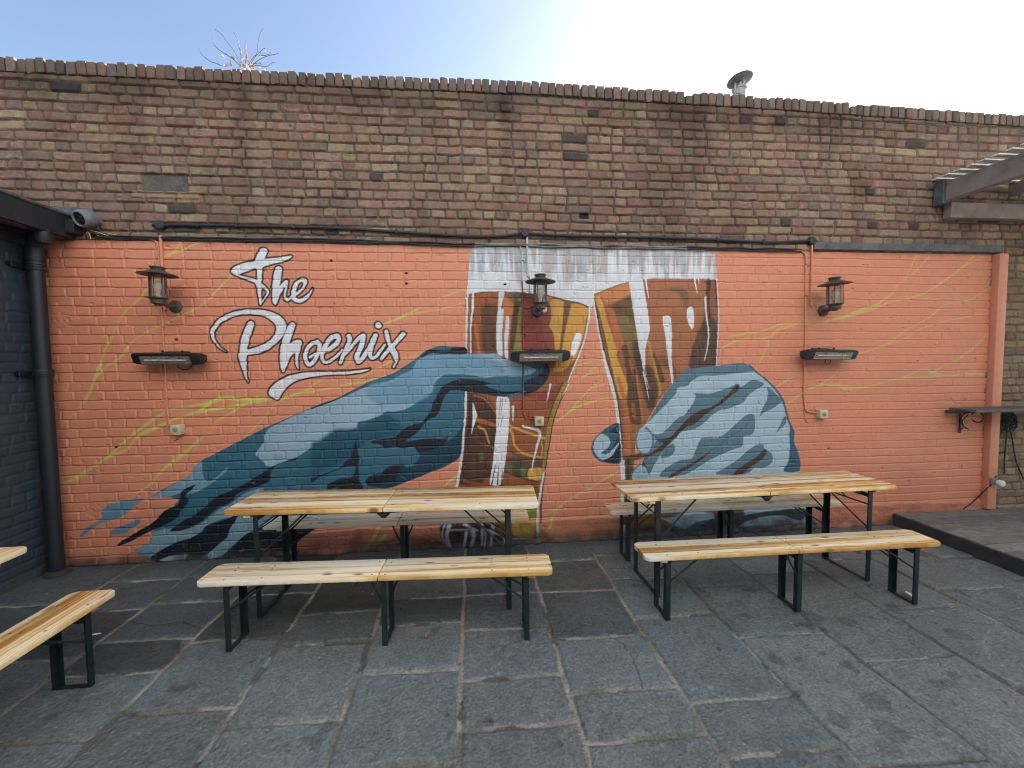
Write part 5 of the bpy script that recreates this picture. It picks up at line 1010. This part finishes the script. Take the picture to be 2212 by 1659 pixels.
def make_heater():
    root = empty('patio_heater')           # origin: middle of the body, on the wall plane
    L = 0.52
    # side outline (y,z): flat sloping top, rounded nose, open face looking down and out
    prof = [(-0.050, 0.034), (-0.120, 0.047), (-0.160, 0.043), (-0.174, 0.034), (-0.172, 0.022), (-0.142, -0.044), (-0.090, -0.050), (-0.055, -0.030)]
    xs = [(-L / 2, 0.55), (-L / 2 + 0.012, 0.84), (-L / 2 + 0.04, 1.0), (L / 2 - 0.04, 1.0), (L / 2 - 0.012, 0.84), (L / 2, 0.55)]
    b = MB(); cy, cz = -0.112, 0.004; rings = []
    for x, s in xs: rings.append([b.bm.verts.new((x, cy + (y - cy) * s, cz + (z - cz) * s)) for y, z in prof])
    n = len(prof)
    for i in range(len(rings) - 1):
        for k in range(n): b.bm.faces.new((rings[i][k], rings[i][(k + 1) % n], rings[i + 1][(k + 1) % n], rings[i + 1][k]))
    b.bm.faces.new(rings[0][::-1]); b.bm.faces.new(rings[-1])
    b.build('housing', M['black'], root, 28)
    # reflector pan lying on the face between (-.166,0) and (-.12,-.04)
    a = Vector((0, -0.172, 0.022)); c_ = Vector((0, -0.142, -0.044)); nrm = Vector((0, -0.91, -0.414)).normalized(); u = (c_ - a)
    def pan(b):
        q = []
        for (x, t, dd) in ((-0.185, 0.02, 0.0025), (0.185, 0.02, 0.0025), (0.185, 0.98, 0.0025), (-0.185, 0.98, 0.0025), (-0.165, 0.14, 0.001), (0.165, 0.14, 0.001), (0.165, 0.86, 0.001), (-0.165, 0.86, 0.001)):
            q.append(b.bm.verts.new(a + u * t + nrm * dd + Vector((x, 0, 0))))
        for k in range(4): b.bm.faces.new((q[k], q[(k + 1) % 4], q[4 + (k + 1) % 4], q[4 + k]))
        b.bm.faces.new(q[4:])
    one('reflector', pan, M['reflector'], root, 0)
    one('heating_tube', lambda b: b.tube([a + u * 0.5 + nrm * 0.008 + Vector((-0.15, 0, 0)), a + u * 0.5 + nrm * 0.008 + Vector((0.15, 0, 0))], 0.0055, 10), M['tube'], root)
    def grille(b):
        for k in range(5): b.tube([a + u * (0.1 + 0.2 * k) + nrm * 0.016 + Vector((-0.18, 0, 0)), a + u * (0.1 + 0.2 * k) + nrm * 0.016 + Vector((0.18, 0, 0))], 0.0011, 5)
        for x in (-0.11, -0.02, 0.07, 0.15): b.tube([a + u * 0.02 + nrm * 0.0175 + Vector((x, 0, 0)), a + u * 0.98 + nrm * 0.0175 + Vector((x + 0.01, 0, 0))], 0.0013, 5)
    one('grille', grille, M['zinc'], root)
    one('wall_bracket', lambda b: (b.box(-0.09, 0.09, -0.014, -0.004, 0.006, 0.060, 0.002), b.box(-0.08, -0.065, -0.085, -0.012, 0.036, 0.056, 0.002), b.box(0.065, 0.08, -0.085, -0.012, 0.036, 0.056, 0.002), b.tube([(-0.075, -0.075, 0.050), (-0.070, -0.085, 0.062)], 0.008), b.tube([(0.075, -0.075, 0.050), (0.080, -0.085, 0.062)], 0.008)), M['black'], root)
    one('lead', lambda b: b.tube([(0.02, -0.06, -0.03), (0.02, -0.05, -0.07), (0.05, -0.035, -0.092), (0.09, -0.03, -0.085), (0.105, -0.02, -0.05), (0.10, -0.012, -0.02)], 0.0042, 8), M['black'], root)
    return root
H1 = make_heater(); H1.location = (-2.402, -0.006, 1.705); tag(H1, 'black infrared bar heater under the lantern beside the lettering', 'heater', 'bar heaters on the wall')
H2 = copy_tree(H1); H2.location = (0.590, -0.006, 1.700); tag(H2, 'bar heater with bright reflector over the painted left hand and glass', 'heater', 'bar heaters on the wall')
H3 = copy_tree(H1); H3.location = (3.300, -0.006, 1.690); tag(H3, 'bar heater at the right beside the painted fist', 'heater', 'bar heaters on the wall')
H1.rotation_euler.y = 0.012; H2.rotation_euler.y = -0.008; H3.rotation_euler.y = 0.018
for o in (H2, H3): set_mat(o, M['heater'], 'housing')

def make_switch():
    root = empty('switch_box')
    one('box', lambda b: b.box(-0.040, 0.040, -0.062, -0.006, -0.040, 0.040, 0.004, seg=2), M['cream'], root)
    one('knob', lambda b: (b.lathe([(0.019, 0.0), (0.019, 0.004), (0.0155, 0.005), (0.015, 0.001), (0.010, 0.001), (0.009, 0.006), (0.0, 0.007)], 20, mat=Matrix.Translation((0, -0.0615, 0.0)) @ Matrix.Rotation(PI / 2, 4, 'X'))), mat_plain('switch_knob', rgb(150, 146, 122), 0.45, 0, 0.05, 20, 0), root)
    return root
S1 = make_switch(); S1.location = (-2.425, 0, 1.122); tag(S1, 'square cream isolator switch under the left heater', 'switch', 'isolator switches')
S2 = copy_tree(S1); S2.location = (0.590, 0, 1.122); tag(S2, 'square cream isolator switch on the painted left beer glass', 'switch', 'isolator switches')
S3 = copy_tree(S1); S3.location = (3.322, 0, 1.125); tag(S3, 'square cream isolator switch right of the painted fist', 'switch', 'isolator switches')

# ---- cables and conduits
def path3(pts, y): return [(x, y, z) for x, z in pts]
def smooth_path(pts, it=2): 
    p = [tuple(q) for q in pts]
    for _ in range(it):
        q = [p[0]]
        for a, b_ in zip(p[:-1], p[1:]): q += [tuple(a[i] * .75 + b_[i] * .25 for i in range(3)), tuple(a[i] * .25 + b_[i] * .75 for i in range(3))]
        p = q + [p[-1]]
    return p
uc = empty('armoured_cable', (0, 0, 2.77)); tag(uc, 'thick black cable looping between round boxes above the painted area', 'cable')
kid('cable_run', lambda b: (b.tube(smooth_path(path3([(-2.481, 2.782), (-2.38, 2.786), (-1.6, 2.788), (-1.067, 2.786), (-0.6, 2.762), (0.059, 2.733), (0.28, 2.742), (0.446, 2.768)], -0.018)), 0.0125, 10), b.tube(smooth_path(path3([(0.50, 2.772), (0.6, 2.766), (0.769, 2.757), (1.2, 2.757), (1.913, 2.757), (2.4, 2.742), (2.765, 2.731), (3.0, 2.742), (3.167, 2.756)], -0.018)), 0.0125, 10)), M['cable'], uc)
def jbox(b, x, z): b.lathe([(0.0, 0.040), (0.030, 0.040), (0.036, 0.034), (0.038, 0.0)], 24, mat=Matrix.Translation((x, 0, z)) @ Matrix.Rotation(PI / 2, 4, 'X')); b.tube([(x - 0.055, -0.018, z), (x + 0.055, -0.018, z - 0.003)], 0.0145, 10)
for x, z in ((-2.485, 2.782), (0.480, 2.772), (3.180, 2.752)): kid('junction_box', lambda b: jbox(b, x, z), M['cable'], uc)
def clips(b):
    for x in (-2.2, -1.9, -1.45, -1.066, -0.62, -0.2, 0.2, 0.9, 1.3, 1.75, 2.25, 2.7): 
        z = float(np.interp(x, [-2.4, -1.067, 0.059, 0.446, 0.769, 1.9, 2.765, 3.1], [2.786, 2.786, 2.733, 2.768, 2.757, 2.757, 2.731, 2.75])); b.box(x - 0.008, x + 0.008, -0.034, 0.0, z - 0.015, z + 0.015, 0.002); b.tube([(x, -0.006, z + 0.02), (x, -0.02, z + 0.024)], 0.006, 6)
kid('cable_clips', clips, M['black'], uc)
lc = empty('service_cable', (0, 0, 2.685)); tag(lc, 'twin thin cables clipped along the top edge of the orange paint', 'cable')
zl = lambda x: float(np.interp(x, [-3.0, -2.94, -2.066, -1.053, -0.182, 0.491, 1.933, 3.146], [2.70, 2.686, 2.688, 2.690, 2.674, 2.680, 2.676, 2.672]))
rsx = random.Random(9); xs = [-3.0 + 0.16 * i for i in range(40) if -3.0 + 0.16 * i < 3.2]
for off, r, nm in ((0.0, 0.0085, 'cable_run'), (-0.016, 0.006, 'cable_run')):
    seg = [(x, -0.017 - rsx.uniform(0, .004), zl(x) + off + rsx.uniform(-.006, .006)) for x in xs]
    iw = [k for k, x in enumerate(xs) if -0.12 < x < 2.1]; a0, a1 = iw[0], iw[-1]
    def fn(b):
        b.tube(seg[:a0 + 1], r, 8, mi=0); b.tube(seg[a0:a1 + 1], r, 8, mi=1); b.tube(seg[a1:], r, 8, mi=0)
    kid(nm, fn, [M['cable'], mat_plain('half_painted_cable', rgb(132, 134, 134), 0.5, 0, 0.45, 6, 0)], lc)
def conduit(name, label, runs):
    root = empty(name, (runs[0][1][0][0], 0, runs[0][1][0][1])); tag(root, label, 'conduit', 'painted conduits feeding the lamps')
    for part, pts, r, mats in runs:
        def fn(b):
            P3 = path3(pts, -0.006 - r)
            if len(mats) == 1: b.tube(smooth_path(P3, 1), r, 10)
            else:
                cuts = [m_[1] for m_ in mats]
                cur = [P3[0]]; mi = 0
                for q in P3[1:]:
                    while mi < len(mats) - 1 and q[2] < cuts[mi]:
                        p = cur[-1]; t = (p[2] - cuts[mi]) / (p[2] - q[2]) if p[2] != q[2] else 0
                        mid = tuple(p[i] + (q[i] - p[i]) * t for i in range(3)); cur.append(mid)
                        if len(cur) > 1: b.tube(cur, r, 10, mi=mi)
                        cur = [mid]; mi += 1
                    cur.append(q)
                b.tube(cur, r, 10, mi=mi)
        ms = [m_ if not isinstance(m_, tuple) else m_[0] for m_ in mats]
        kid(part, fn, ms, root)
    part, pts, r, mats = runs[0]
    zz = [p[1] for p in pts]; z = max(zz) - 0.12; ps = sorted(pts, key=lambda p: p[1])
    while z > min(zz) + 0.1:
        x = float(np.interp(z, [p[1] for p in ps], [p[0] for p in ps]))
        mt = mats[0]
        if isinstance(mt, tuple): mt = next(m_ for m_, zc in mats if z >= zc)
        kid('saddle_clip', lambda b: b.box(x - 0.012, x + 0.022, -0.024, -0.002, z - 0.007, z + 0.007, 0.002), mt, root); z -= 0.29
conduit('conduit', 'orange painted conduit from the cable down to the left lantern and switch', [
    ('thin_pipe', [(-2.57, 2.671), (-2.525, 2.655), (-2.509, 2.60), (-2.515, 2.345), (-2.514, 2.054), (-2.513, 1.90), (-2.512, 1.597), (-2.512, 1.366), (-2.508, 1.20), (-2.495, 1.16), (-2.46, 1.15)], 0.0068, [M['orange']]),
    ('wide_pipe', [(-2.489, 2.70), (-2.486, 2.10)], 0.012, [M['orange']]),
    ('loop', [(-2.522, 1.60), (-2.522, 1.166), (-2.512, 1.106), (-2.481, 1.050), (-2.450, 1.022), (-2.425, 1.035), (-2.400, 1.085)], 0.0045, [M['orange']])])
conduit('conduit', 'part white part red conduit down to the middle lantern and switch', [
    ('thin_pipe', [(0.435, 2.665), (0.453, 2.61), (0.452, 2.37), (0.457, 2.09), (0.456, 1.773), (0.453, 1.453), (0.454, 1.19), (0.475, 1.150), (0.555, 1.135)], 0.0068, [(M['whitep'], 2.36), (M['redp'], 1.66), (M['tealp'], 1.42), (M['brownp'], 0)]),
    ('wide_pipe', [(0.497, 2.76), (0.503, 2.40)], 0.010, [M['whitep']]),
    ('loop', [(0.515, 2.40), (0.515, 2.18)], 0.0035, [M['redp']])])
conduit('conduit', 'orange painted conduit down to the right lantern and switch', [
    ('thin_pipe', [(3.032, 2.664), (3.11, 2.652), (3.135, 2.60), (3.137, 2.392), (3.147, 1.90), (3.145, 1.66), (3.152, 1.19), (3.195, 1.138), (3.285, 1.134)], 0.0068, [M['orange']]),
    ('wide_pipe', [(3.187, 2.744), (3.196, 2.15)], 0.010, [M['orange']]),
    ('loop', [(3.160, 1.60), (3.162, 1.15), (3.170, 1.065), (3.215, 1.036), (3.265, 1.050), (3.290, 1.090)], 0.0045, [M['orange']])])

# security camera by the eaves
cam_o = empty('security_camera', (-2.93, 0.0, 2.80)); tag(cam_o, 'round grey security camera on the bricks above the roof corner', 'camera')
d = Vector((-0.22, -0.90, -0.36)).normalized(); Mx = Matrix.Translation((-2.985, -0.085, 2.802)) @ d.to_track_quat('Z', 'Y').to_matrix().to_4x4()
kid('camera_body', lambda b: b.lathe([(0.0, -0.060), (0.055, -0.058), (0.066, -0.040), (0.067, -0.006), (0.064, -0.004), (0.064, 0.0), (0.066, 0.002), (0.066, 0.030), (0.060, 0.045), (0.052, 0.048), (0.047, 0.036)], 28, mat=Mx), M['camera'], cam_o)
kid('lens', lambda b: (b.lathe([(0.048, 0.034), (0.030, 0.037), (0.028, 0.045), (0.016, 0.046), (0.014, 0.040), (0.0, 0.043)], 24, mat=Mx)), M['lens'], cam_o)
kid('camera_mount', lambda b: (b.tube([(-2.975, -0.05, 2.815), (-2.975, -0.02, 2.815), (-2.975, 0.0, 2.812)], 0.040, 14), b.lathe([(0.0, 0.022), (0.042, 0.020), (0.045, 0.0)], 24, mat=Matrix.Translation((-2.975, 0.004, 2.812)) @ Matrix.Rotation(PI / 2, 4, 'X'))), M['camera'], cam_o)

# ================================================================== 6. RIGHT SIDE: DECK, SHELF, PERGOLA, SOCKET
deck = empty('timber_deck', (5.8, -2.2, 0)); tag(deck, 'low grey timber deck platform in the right corner', 'deck')
def boards(b):
    y = -0.02; rs = random.Random(4)
    while y > -4.5:
        b.box(4.152, 8.1, y - 0.134, y - 0.004, 0.088, 0.1155 + rs.uniform(-0.0025, 0.0025), 0.003, mi=rs.randrange(3)); y -= 0.142
kid('deck_boards', boards, [M['deck'], mat_plain('greyer_decking', rgb(106, 106, 104), 0.75, 0, 0.28, 14, 0.4, 0.003), mat_plain('paler_decking', rgb(132, 128, 120), 0.75, 0, 0.28, 12, 0.4, 0.003)], deck)
kid('fascia_board', lambda b: b.box(4.122, 4.150, -4.5, -0.015, -0.02, 0.112, 0.004), M['deckside'], deck)
sh = empty('drinks_shelf', (5.6, 0, 1.16)); tag(sh, 'narrow grey drinks shelf on scroll brackets at the right end', 'shelf')
kid('shelf_board', lambda b: b.box(4.636, 7.2, -0.285, -0.064, 1.135, 1.163, 0.004), M['shelf'], sh)
kid('shelf_batten', lambda b: (b.box(4.66, 5.112, -0.062, -0.012, 1.10, 1.134, 0.002)), M['shelf'], sh)
for x in (4.83, 6.2):
    def br(b):
        b.box(x - 0.010, x + 0.010, -0.020, -0.012, 0.90, 1.132); b.box(x - 0.010, x + 0.010, -0.24, -0.022, 1.126, 1.133)
        b.tube([(x, -0.02 - 0.085 + 0.085 * math.cos(t), 1.03 + 0.085 * math.sin(t)) for t in np.linspace(-1.4, 1.5, 12)], 0.005, 6)
        b.tube([(x, -0.155 + 0.05 * math.cos(t), 1.075 + 0.05 * math.sin(t)) for t in np.linspace(0.4, 5.6, 14)], 0.005, 6); b.tube([(x, -0.02 - 0.05 * t - 0.015 * math.sin(t * 9), 0.93 + 0.18 * t) for t in np.linspace(0, 1, 8)], 0.004, 6)
    kid('scroll_bracket', br, M['iron'], sh)
hc = empty('cable_bundle', (5.35, 0, 0.9)); tag(hc, 'black coil of loose cables hanging on the brick below the shelf', 'cable')
def bundle(b):
    rs = random.Random(8)
    for k in range(9):
        r = rs.uniform(0.03, 0.075); cx, cz = 5.345 + rs.uniform(-.03, .03), 1.02 + rs.uniform(-.04, .05); b.tube([(cx + r * math.cos(t), -0.03 - rs.uniform(0, .03), cz + r * 1.2 * math.sin(t)) for t in np.linspace(0, 6.3, 16)], 0.006, 6)
kid('coil', bundle, M['cable'], hc)
kid('loose_ends', lambda b: (b.tube(smooth_path([(5.345, -0.03, 0.97), (5.35, -0.02, 0.80), (5.345, -0.02, 0.6), (5.35, -0.02, 0.47)]), 0.006, 6), b.tube(smooth_path([(5.36, -0.03, 0.97), (5.42, -0.02, 0.84), (5.47, -0.02, 0.60), (5.58, -0.02, 0.40)]), 0.006, 6), b.tube(smooth_path([(5.33, -0.03, 0.96), (5.27, -0.02, 0.86), (5.25, -0.02, 0.74), (5.27, -0.02, 0.68), (5.34, -0.02, 0.70)]), 0.005, 6)), M['cable'], hc)
so = empty('weatherproof_socket', (5.165, -0.062, 0.41)); tag(so, 'white round outdoor socket on the foot of the orange end post', 'socket')
kid('socket_box', lambda b: b.box(5.122, 5.178, -0.088, -0.064, 0.385, 0.445, 0.004), M['camera'], so)
kid('socket_cap', lambda b: b.lathe([(0.0, 0.050), (0.026, 0.050), (0.031, 0.044), (0.032, 0.012), (0.022, 0.0)], 24, mat=Matrix.Translation((5.178, -0.088, 0.405)) @ Matrix.Rotation(PI / 2, 4, 'X')), M['white'], so)
kid('socket_cable', lambda b: b.tube(smooth_path([(5.225, -0.03, 0.50), (5.19, -0.07, 0.455), (5.16, -0.075, 0.40), (5.11, -0.05, 0.33), (5.06, -0.024, 0.24), (4.98, -0.020, 0.17), (4.90, -0.022, 0.125)]), 0.006, 8), M['cable'], so)

pg = empty('pergola', (6.0, -1.5, 3.2)); tag(pg, 'pergola with a brown side beam and pale roof slats at the upper right', 'pergola')
for x in (4.46, 7.6):
    kid('beam', lambda b: b.box(x, x + 0.075, -4.4, -0.02, 3.125, 3.300, 0.004), M['beam'], pg)
def slats(b):
    y = -0.05
    while y > -4.4: b.box(4.36, 7.8, y - 0.050, y, 3.322, 3.334, 0.002); y -= 0.092
kid('roof_slats', slats, M['slat'], pg)
def raft(b):
    for x in (5.2, 6.0, 6.8): b.box(x, x + 0.045, -4.3, -0.04, 3.20, 3.318, 0.003)
kid('rafters', raft, M['beam'], pg)
kid('wall_plate', lambda b: b.box(4.55, 8.0, -0.075, -0.006, 2.98, 3.122, 0.004), M['beam'], pg)
kid('beam_hanger', lambda b: (b.box(4.43, 4.458, -0.10, -0.014, 3.10, 3.312, 0.003), b.tube([(4.40, -0.03, 3.305), (4.38, -0.05, 3.318), (4.46, -0.05, 3.322)], 0.006, 6)), M['lead'], pg)
kid('post', lambda b: b.box(7.6, 7.7, -4.35, -4.25, 0.11, 3.12, 0.005), M['beam'], pg); kid('post', lambda b: b.box(4.46, 4.535, -4.35, -4.275, 0.11, 3.12, 0.005), M['beam'], pg)

# ================================================================== 7. BEHIND AND ON TOP OF THE WALL
ch = empty('chimney', (4.40, 3.0, 0)); tag(ch, 'metal flue pipe poking up behind the wall', 'chimney')
kid('stack', lambda b: b.box(4.15, 4.75, 2.80, 3.40, 0.0, 5.72, 0.01), M['cement'], ch, 0)
kid('flue', lambda b: b.lathe([(0.10, 5.70), (0.10, 6.10), (0.115, 6.105), (0.115, 6.135), (0.10, 6.14), (0.0, 6.14)], 24, (4.40, 2.95, -0.08)), M['zinc'], ch)
sd_ = empty('satellite_dish', (4.42, 2.9, 6.2)); tag(sd_, 'tilted grey satellite dish standing above the wall', 'satellite dish')
DM = Matrix.Translation((4.337, 2.85, 6.112)) @ Matrix.Scale(0.83, 4)
# rim plane spanned by a long axis rising to the right and a short axis seen foreshortened
la = Vector((0.7649, -0.6212, 0.1705)); sa = Vector((0.6383, 0.7665, -0.0712)); nn = la.cross(sa)
R4 = Matrix(((la.x, sa.x, nn.x, 0), (la.y, sa.y, nn.y, 0), (la.z, sa.z, nn.z, 0), (0, 0, 0, 1)))
kid('reflector', lambda b: b.lathe([(0.0, -0.026), (0.08, -0.023), (0.16, -0.012), (0.222, 0.002), (0.228, 0.004), (0.224, 0.009), (0.16, -0.004), (0.08, -0.015), (0.0, -0.018)], 36, mat=DM @ R4), M['dish'], sd_)
kid('dish_mount', lambda b: (b.tube([(4.36, 2.86, 6.09), (4.31, 2.88, 5.99), (4.31, 2.9, 5.72)], 0.022, 10), b.tube([(4.27, 2.86, 6.07), (4.27, 2.88, 5.76)], 0.016, 8), b.box(4.24, 4.36, 2.85, 2.88, 5.92, 5.96, 0.002), b.tube([(4.42, 2.87, 6.12), (4.37, 2.88, 6.02)], 0.014, 8)), M['zinc'], sd_)

pt = empty('dead_plant', (-1.851, 0.08, 4.05)); tag(pt, 'dry leafless plant growing out of the coping against blue sky', 'plant')
def stems(b):
    rs = random.Random(2)
    for ln in PLANT:
        y0 = 0.08; p = []; dy = rs.uniform(-0.06, 0.10)
        for i, (x, z) in enumerate(ln): p.append((x, y0 + dy * i / max(1, len(ln) - 1), z))
        b.tube(smooth_path(p, 1), 0.0034, 5, r2=0.0018)
kid('stems', stems, M['stem'], pt)
def leaf(b, p, s, rs, droop=0.0):
    q = Matrix.Translation(p) @ Matrix.Rotation(rs.uniform(0, 6.3), 4, 'Z') @ Matrix.Rotation(rs.uniform(-1.2, 1.2), 4, 'X') @ Matrix.Rotation(rs.uniform(-1.0, 1.0), 4, 'Y')
    vs = [b.bm.verts.new(q @ Vector(v)) for v in ((0, 0, 0), (s * .35, s * .5, s * .12), (0, s * 1.15, -s * .1), (-s * .35, s * .5, s * .12), (0, s * .55, 0))]
    b.bm.faces.new((vs[0], vs[1], vs[4])); b.bm.faces.new((vs[1], vs[2], vs[4])); b.bm.faces.new((vs[2], vs[3], vs[4])); b.bm.faces.new((vs[3], vs[0], vs[4]))
def dry(b):
    rs = random.Random(6)
    for k in range(46): leaf(b, (rs.gauss(-1.80, 0.045), 0.08 + rs.uniform(-.05, .05), 4.085 + abs(rs.gauss(0, 0.045))), rs.uniform(0.012, 0.026), rs)
    for k in range(20): leaf(b, (rs.gauss(-1.715, 0.03), 0.08 + rs.uniform(-.04, .05), 4.11 + rs.gauss(0, 0.03)), rs.uniform(0.010, 0.022), rs)
    for (x, z) in ((-1.97, 4.17), (-1.955, 4.19), (-1.92, 4.165), (-1.94, 4.14), (-1.955, 4.115), (-1.985, 4.175), (-1.905, 4.16)): leaf(b, (x, 0.07, z), 0.035, rs)
    for k in range(8): leaf(b, (rs.gauss(-1.80, 0.04), -0.03, 4.035 + rs.uniform(-.01, .02)), 0.024, rs)
kid('dry_leaves', dry, M['leafdry'], pt, 0)
wd = empty('wall_weed', (-2.95, -0.03, 2.69)); tag(wd, 'small straggly weed on the cables under the security camera', 'weed')
kid('stems', lambda b: (b.tube(smooth_path([(-3.03, -0.03, 2.70), (-3.0, -0.05, 2.715), (-2.985, -0.05, 2.685), (-2.99, -0.04, 2.655)]), 0.003, 5), b.tube(smooth_path([(-2.99, -0.04, 2.725), (-2.93, -0.05, 2.71), (-2.88, -0.04, 2.69)]), 0.0025, 5), b.tube(smooth_path([(-2.88, -0.03, 2.69), (-2.84, -0.05, 2.70), (-2.80, -0.04, 2.69)]), 0.0025, 5)), M['leafdry'], wd)
def wl(b):
    rs = random.Random(12)
    for k in range(16): leaf(b, (-2.88 + rs.uniform(-.06, .07), -0.035 - rs.uniform(0, .02), 2.69 + rs.uniform(-.015, .02)), rs.uniform(0.015, 0.028), rs)
kid('leaves', wl, M['leafgreen'], wd, 0)

# ================================================================== 8. LITTER
def litter(name, label, cat, loc, fn, mat):
    o = one(name, fn, mat, None, 30); o.location = loc; tag(o, label, cat)
litter('cigarette_end', 'white cigarette end on the flags beside the honey coloured bench', 'cigarette end', (-2.324, -0.992, 0.006), lambda b: b.tube([(-0.022, -0.002, 0), (0.022, 0.006, 0)], 0.0045, 8), M['paper'])
def curl(b, s=0.03):
    pts = [(0, -s, 0.004), (s * .5, -s * .4, 0.012), (s * .62, s * .2, 0.006), (s * .2, s * .9, 0.014), (-s * .3, s * .8, 0.005), (-s * .6, s * .1, 0.013), (-s * .4, -s * .5, 0.006)]
    vs = [b.bm.verts.new(p) for p in pts]; c_ = b.bm.verts.new((0, 0, 0.002))
    for i in range(len(vs)): b.bm.faces.new((vs[i], vs[(i + 1) % len(vs)], c_))
    r = bmesh.ops.solidify(b.bm, geom=b.bm.faces[:], thickness=0.0012)
litter('fallen_leaf', 'curled brown leaf on the flags under the left table', 'leaf', (-0.905, -0.558, 0.004), lambda b: curl(b, 0.034), M['leafbrown'])
litter('fallen_leaf', 'yellow leaf on the flags right of the middle bench leg', 'leaf', (-0.303, -1.250, 0.004), lambda b: curl(b, 0.022), M['leafyellow'])
litter('folded_paper', 'folded white paper wedged at the foot of the right front bench', 'paper', (2.992, -1.175, 0.004), lambda b: b.box(-0.012, 0.012, -0.035, 0.035, 0.006, 0.016, 0.001, mat=Matrix.Rotation(-0.2, 4, 'Z') @ Matrix.Rotation(0.2, 4, 'Y')), M['paper'])

# building added behind the camera, out of view; its sunlit white top bounces light
bounce_bld = empty('bounce_building', (1.5, -8.6, 0)); tag(bounce_bld, 'added unseen building across the yard, dark below and white above to bounce sunlight', 'building')
xs_ = [-6.0, -3.9, -2.7, -0.6, 0.6, 2.4, 3.6, 5.7, 6.9, 9.5]
LEV = ((0.95, 2.35), (3.4, 4.6), (6.4, 7.9), (9.6, 11.1))
def storey(b, za, zb, lev, y0, y1):
    z = za
    for z0, z1 in lev:
        b.box(xs_[0], xs_[-1], y0, y1, z, z0)
        for k in range(0, len(xs_) - 1, 2): b.box(xs_[k], xs_[k + 1], y0, y1, z0, z1)
        z = z1
    b.box(xs_[0], xs_[-1], y0, y1, z, zb)
kid('wall', lambda b: storey(b, 5.20, 13.8, LEV[2:], -9.0, -8.62), mat_plain('white_render', (0.75, 0.765, 0.775), 0.85, 0, 0.04, 2.0, 0.3, 0.004), bounce_bld, 0)
kid('lower_wall', lambda b: storey(b, 0.0, 5.198, LEV[:2], -8.98, -8.60), M['iron'], bounce_bld, 0)
for xa in (-3.9, -0.6, 2.4, 5.7):
    for z0, z1 in LEV:
        def wf(b):
            b.box(xa, xa + 1.2, -8.80, -8.74, z0, z0 + 0.07); b.box(xa, xa + 1.2, -8.80, -8.74, z1 - 0.07, z1); b.box(xa, xa + 0.07, -8.80, -8.74, z0 + 0.07, z1 - 0.07); b.box(xa + 1.13, xa + 1.2, -8.80, -8.74, z0 + 0.07, z1 - 0.07); b.box(xa + 0.07, xa + 1.13, -8.79, -8.75, (z0 + z1) / 2 - 0.02, (z0 + z1) / 2 + 0.02); b.box(xa - 0.06, xa + 1.26, -8.74, -8.58, z0 - 0.06, z0)
        kid('window_frame', wf, M['white'], bounce_bld, 0); kid('window_pane', lambda b: b.box(xa + 0.05, xa + 1.15, -8.775, -8.765, z0 + 0.05, z1 - 0.05), M['lens'], bounce_bld, 0)
kid('parapet', lambda b: b.box(-6.1, 9.6, -9.05, -8.55, 13.8, 14.0, 0.01), M['cement'], bounce_bld, 0)

# ================================================================== 9. CAMERA, SUN, SKY
cd = bpy.data.cameras.new('photo_camera'); cam = bpy.data.objects.new('photo_camera', cd); C.objects.link(cam)
cam.matrix_world = Matrix(((CAM_R[0], CAM_U[0], -CAM_F[0], CAM_C[0]), (CAM_R[1], CAM_U[1], -CAM_F[1], CAM_C[1]), (CAM_R[2], CAM_U[2], -CAM_F[2], CAM_C[2]), (0, 0, 0, 1)))
cd.sensor_fit = 'HORIZONTAL'; cd.sensor_width = 36.0; cd.lens = CAM_LENS; cd.clip_start = 0.05; cd.clip_end = 500
SC.camera = cam
SUN_EL, SUN_AZ = math.radians(24.6), math.radians(56.6)          # azimuth from +Y towards +X
sv = Vector((math.sin(SUN_AZ) * math.cos(SUN_EL), math.cos(SUN_AZ) * math.cos(SUN_EL), math.sin(SUN_EL)))
ld = bpy.data.lights.new('sun', 'SUN'); ld.energy = 5.0; ld.angle = math.radians(0.53); ld.color = (1.0, 0.94, 0.86)
lo = bpy.data.objects.new('sun', ld); C.objects.link(lo); lo.rotation_euler = sv.to_track_quat('Z', 'Y').to_euler(); lo.location = (10, 10, 10)
w = bpy.data.worlds.new('World'); SC.world = w; w.use_nodes = True; nt = w.node_tree
bg = nt.nodes['Background']; sky = nt.nodes.new('ShaderNodeTexSky'); sky.sky_type = 'NISHITA'; sky.sun_disc = False
sky.sun_elevation = SUN_EL; sky.sun_rotation = SUN_AZ; sky.altitude = 30; sky.air_density = 1.0; sky.dust_density = 3.0; sky.ozone_density = 1.5
nt.links.new(sky.outputs[0], bg.inputs[0]); bg.inputs[1].default_value = 0.063
SC.view_settings.view_transform = 'Standard'; SC.view_settings.look = 'None'; SC.view_settings.exposure = 2.38; SC.view_settings.gamma = 1.0; SC.view_settings.use_curve_mapping = False
cy = SC.cycles; cy.filter_width = 1.05; cy.use_denoising = True; cy.max_bounces = 8; cy.diffuse_bounces = 5; cy.glossy_bounces = 4; cy.transparent_max_bounces = 12; cy.sample_clamp_indirect = 8.0
print('scene built in', round(time.time() - T0, 1))
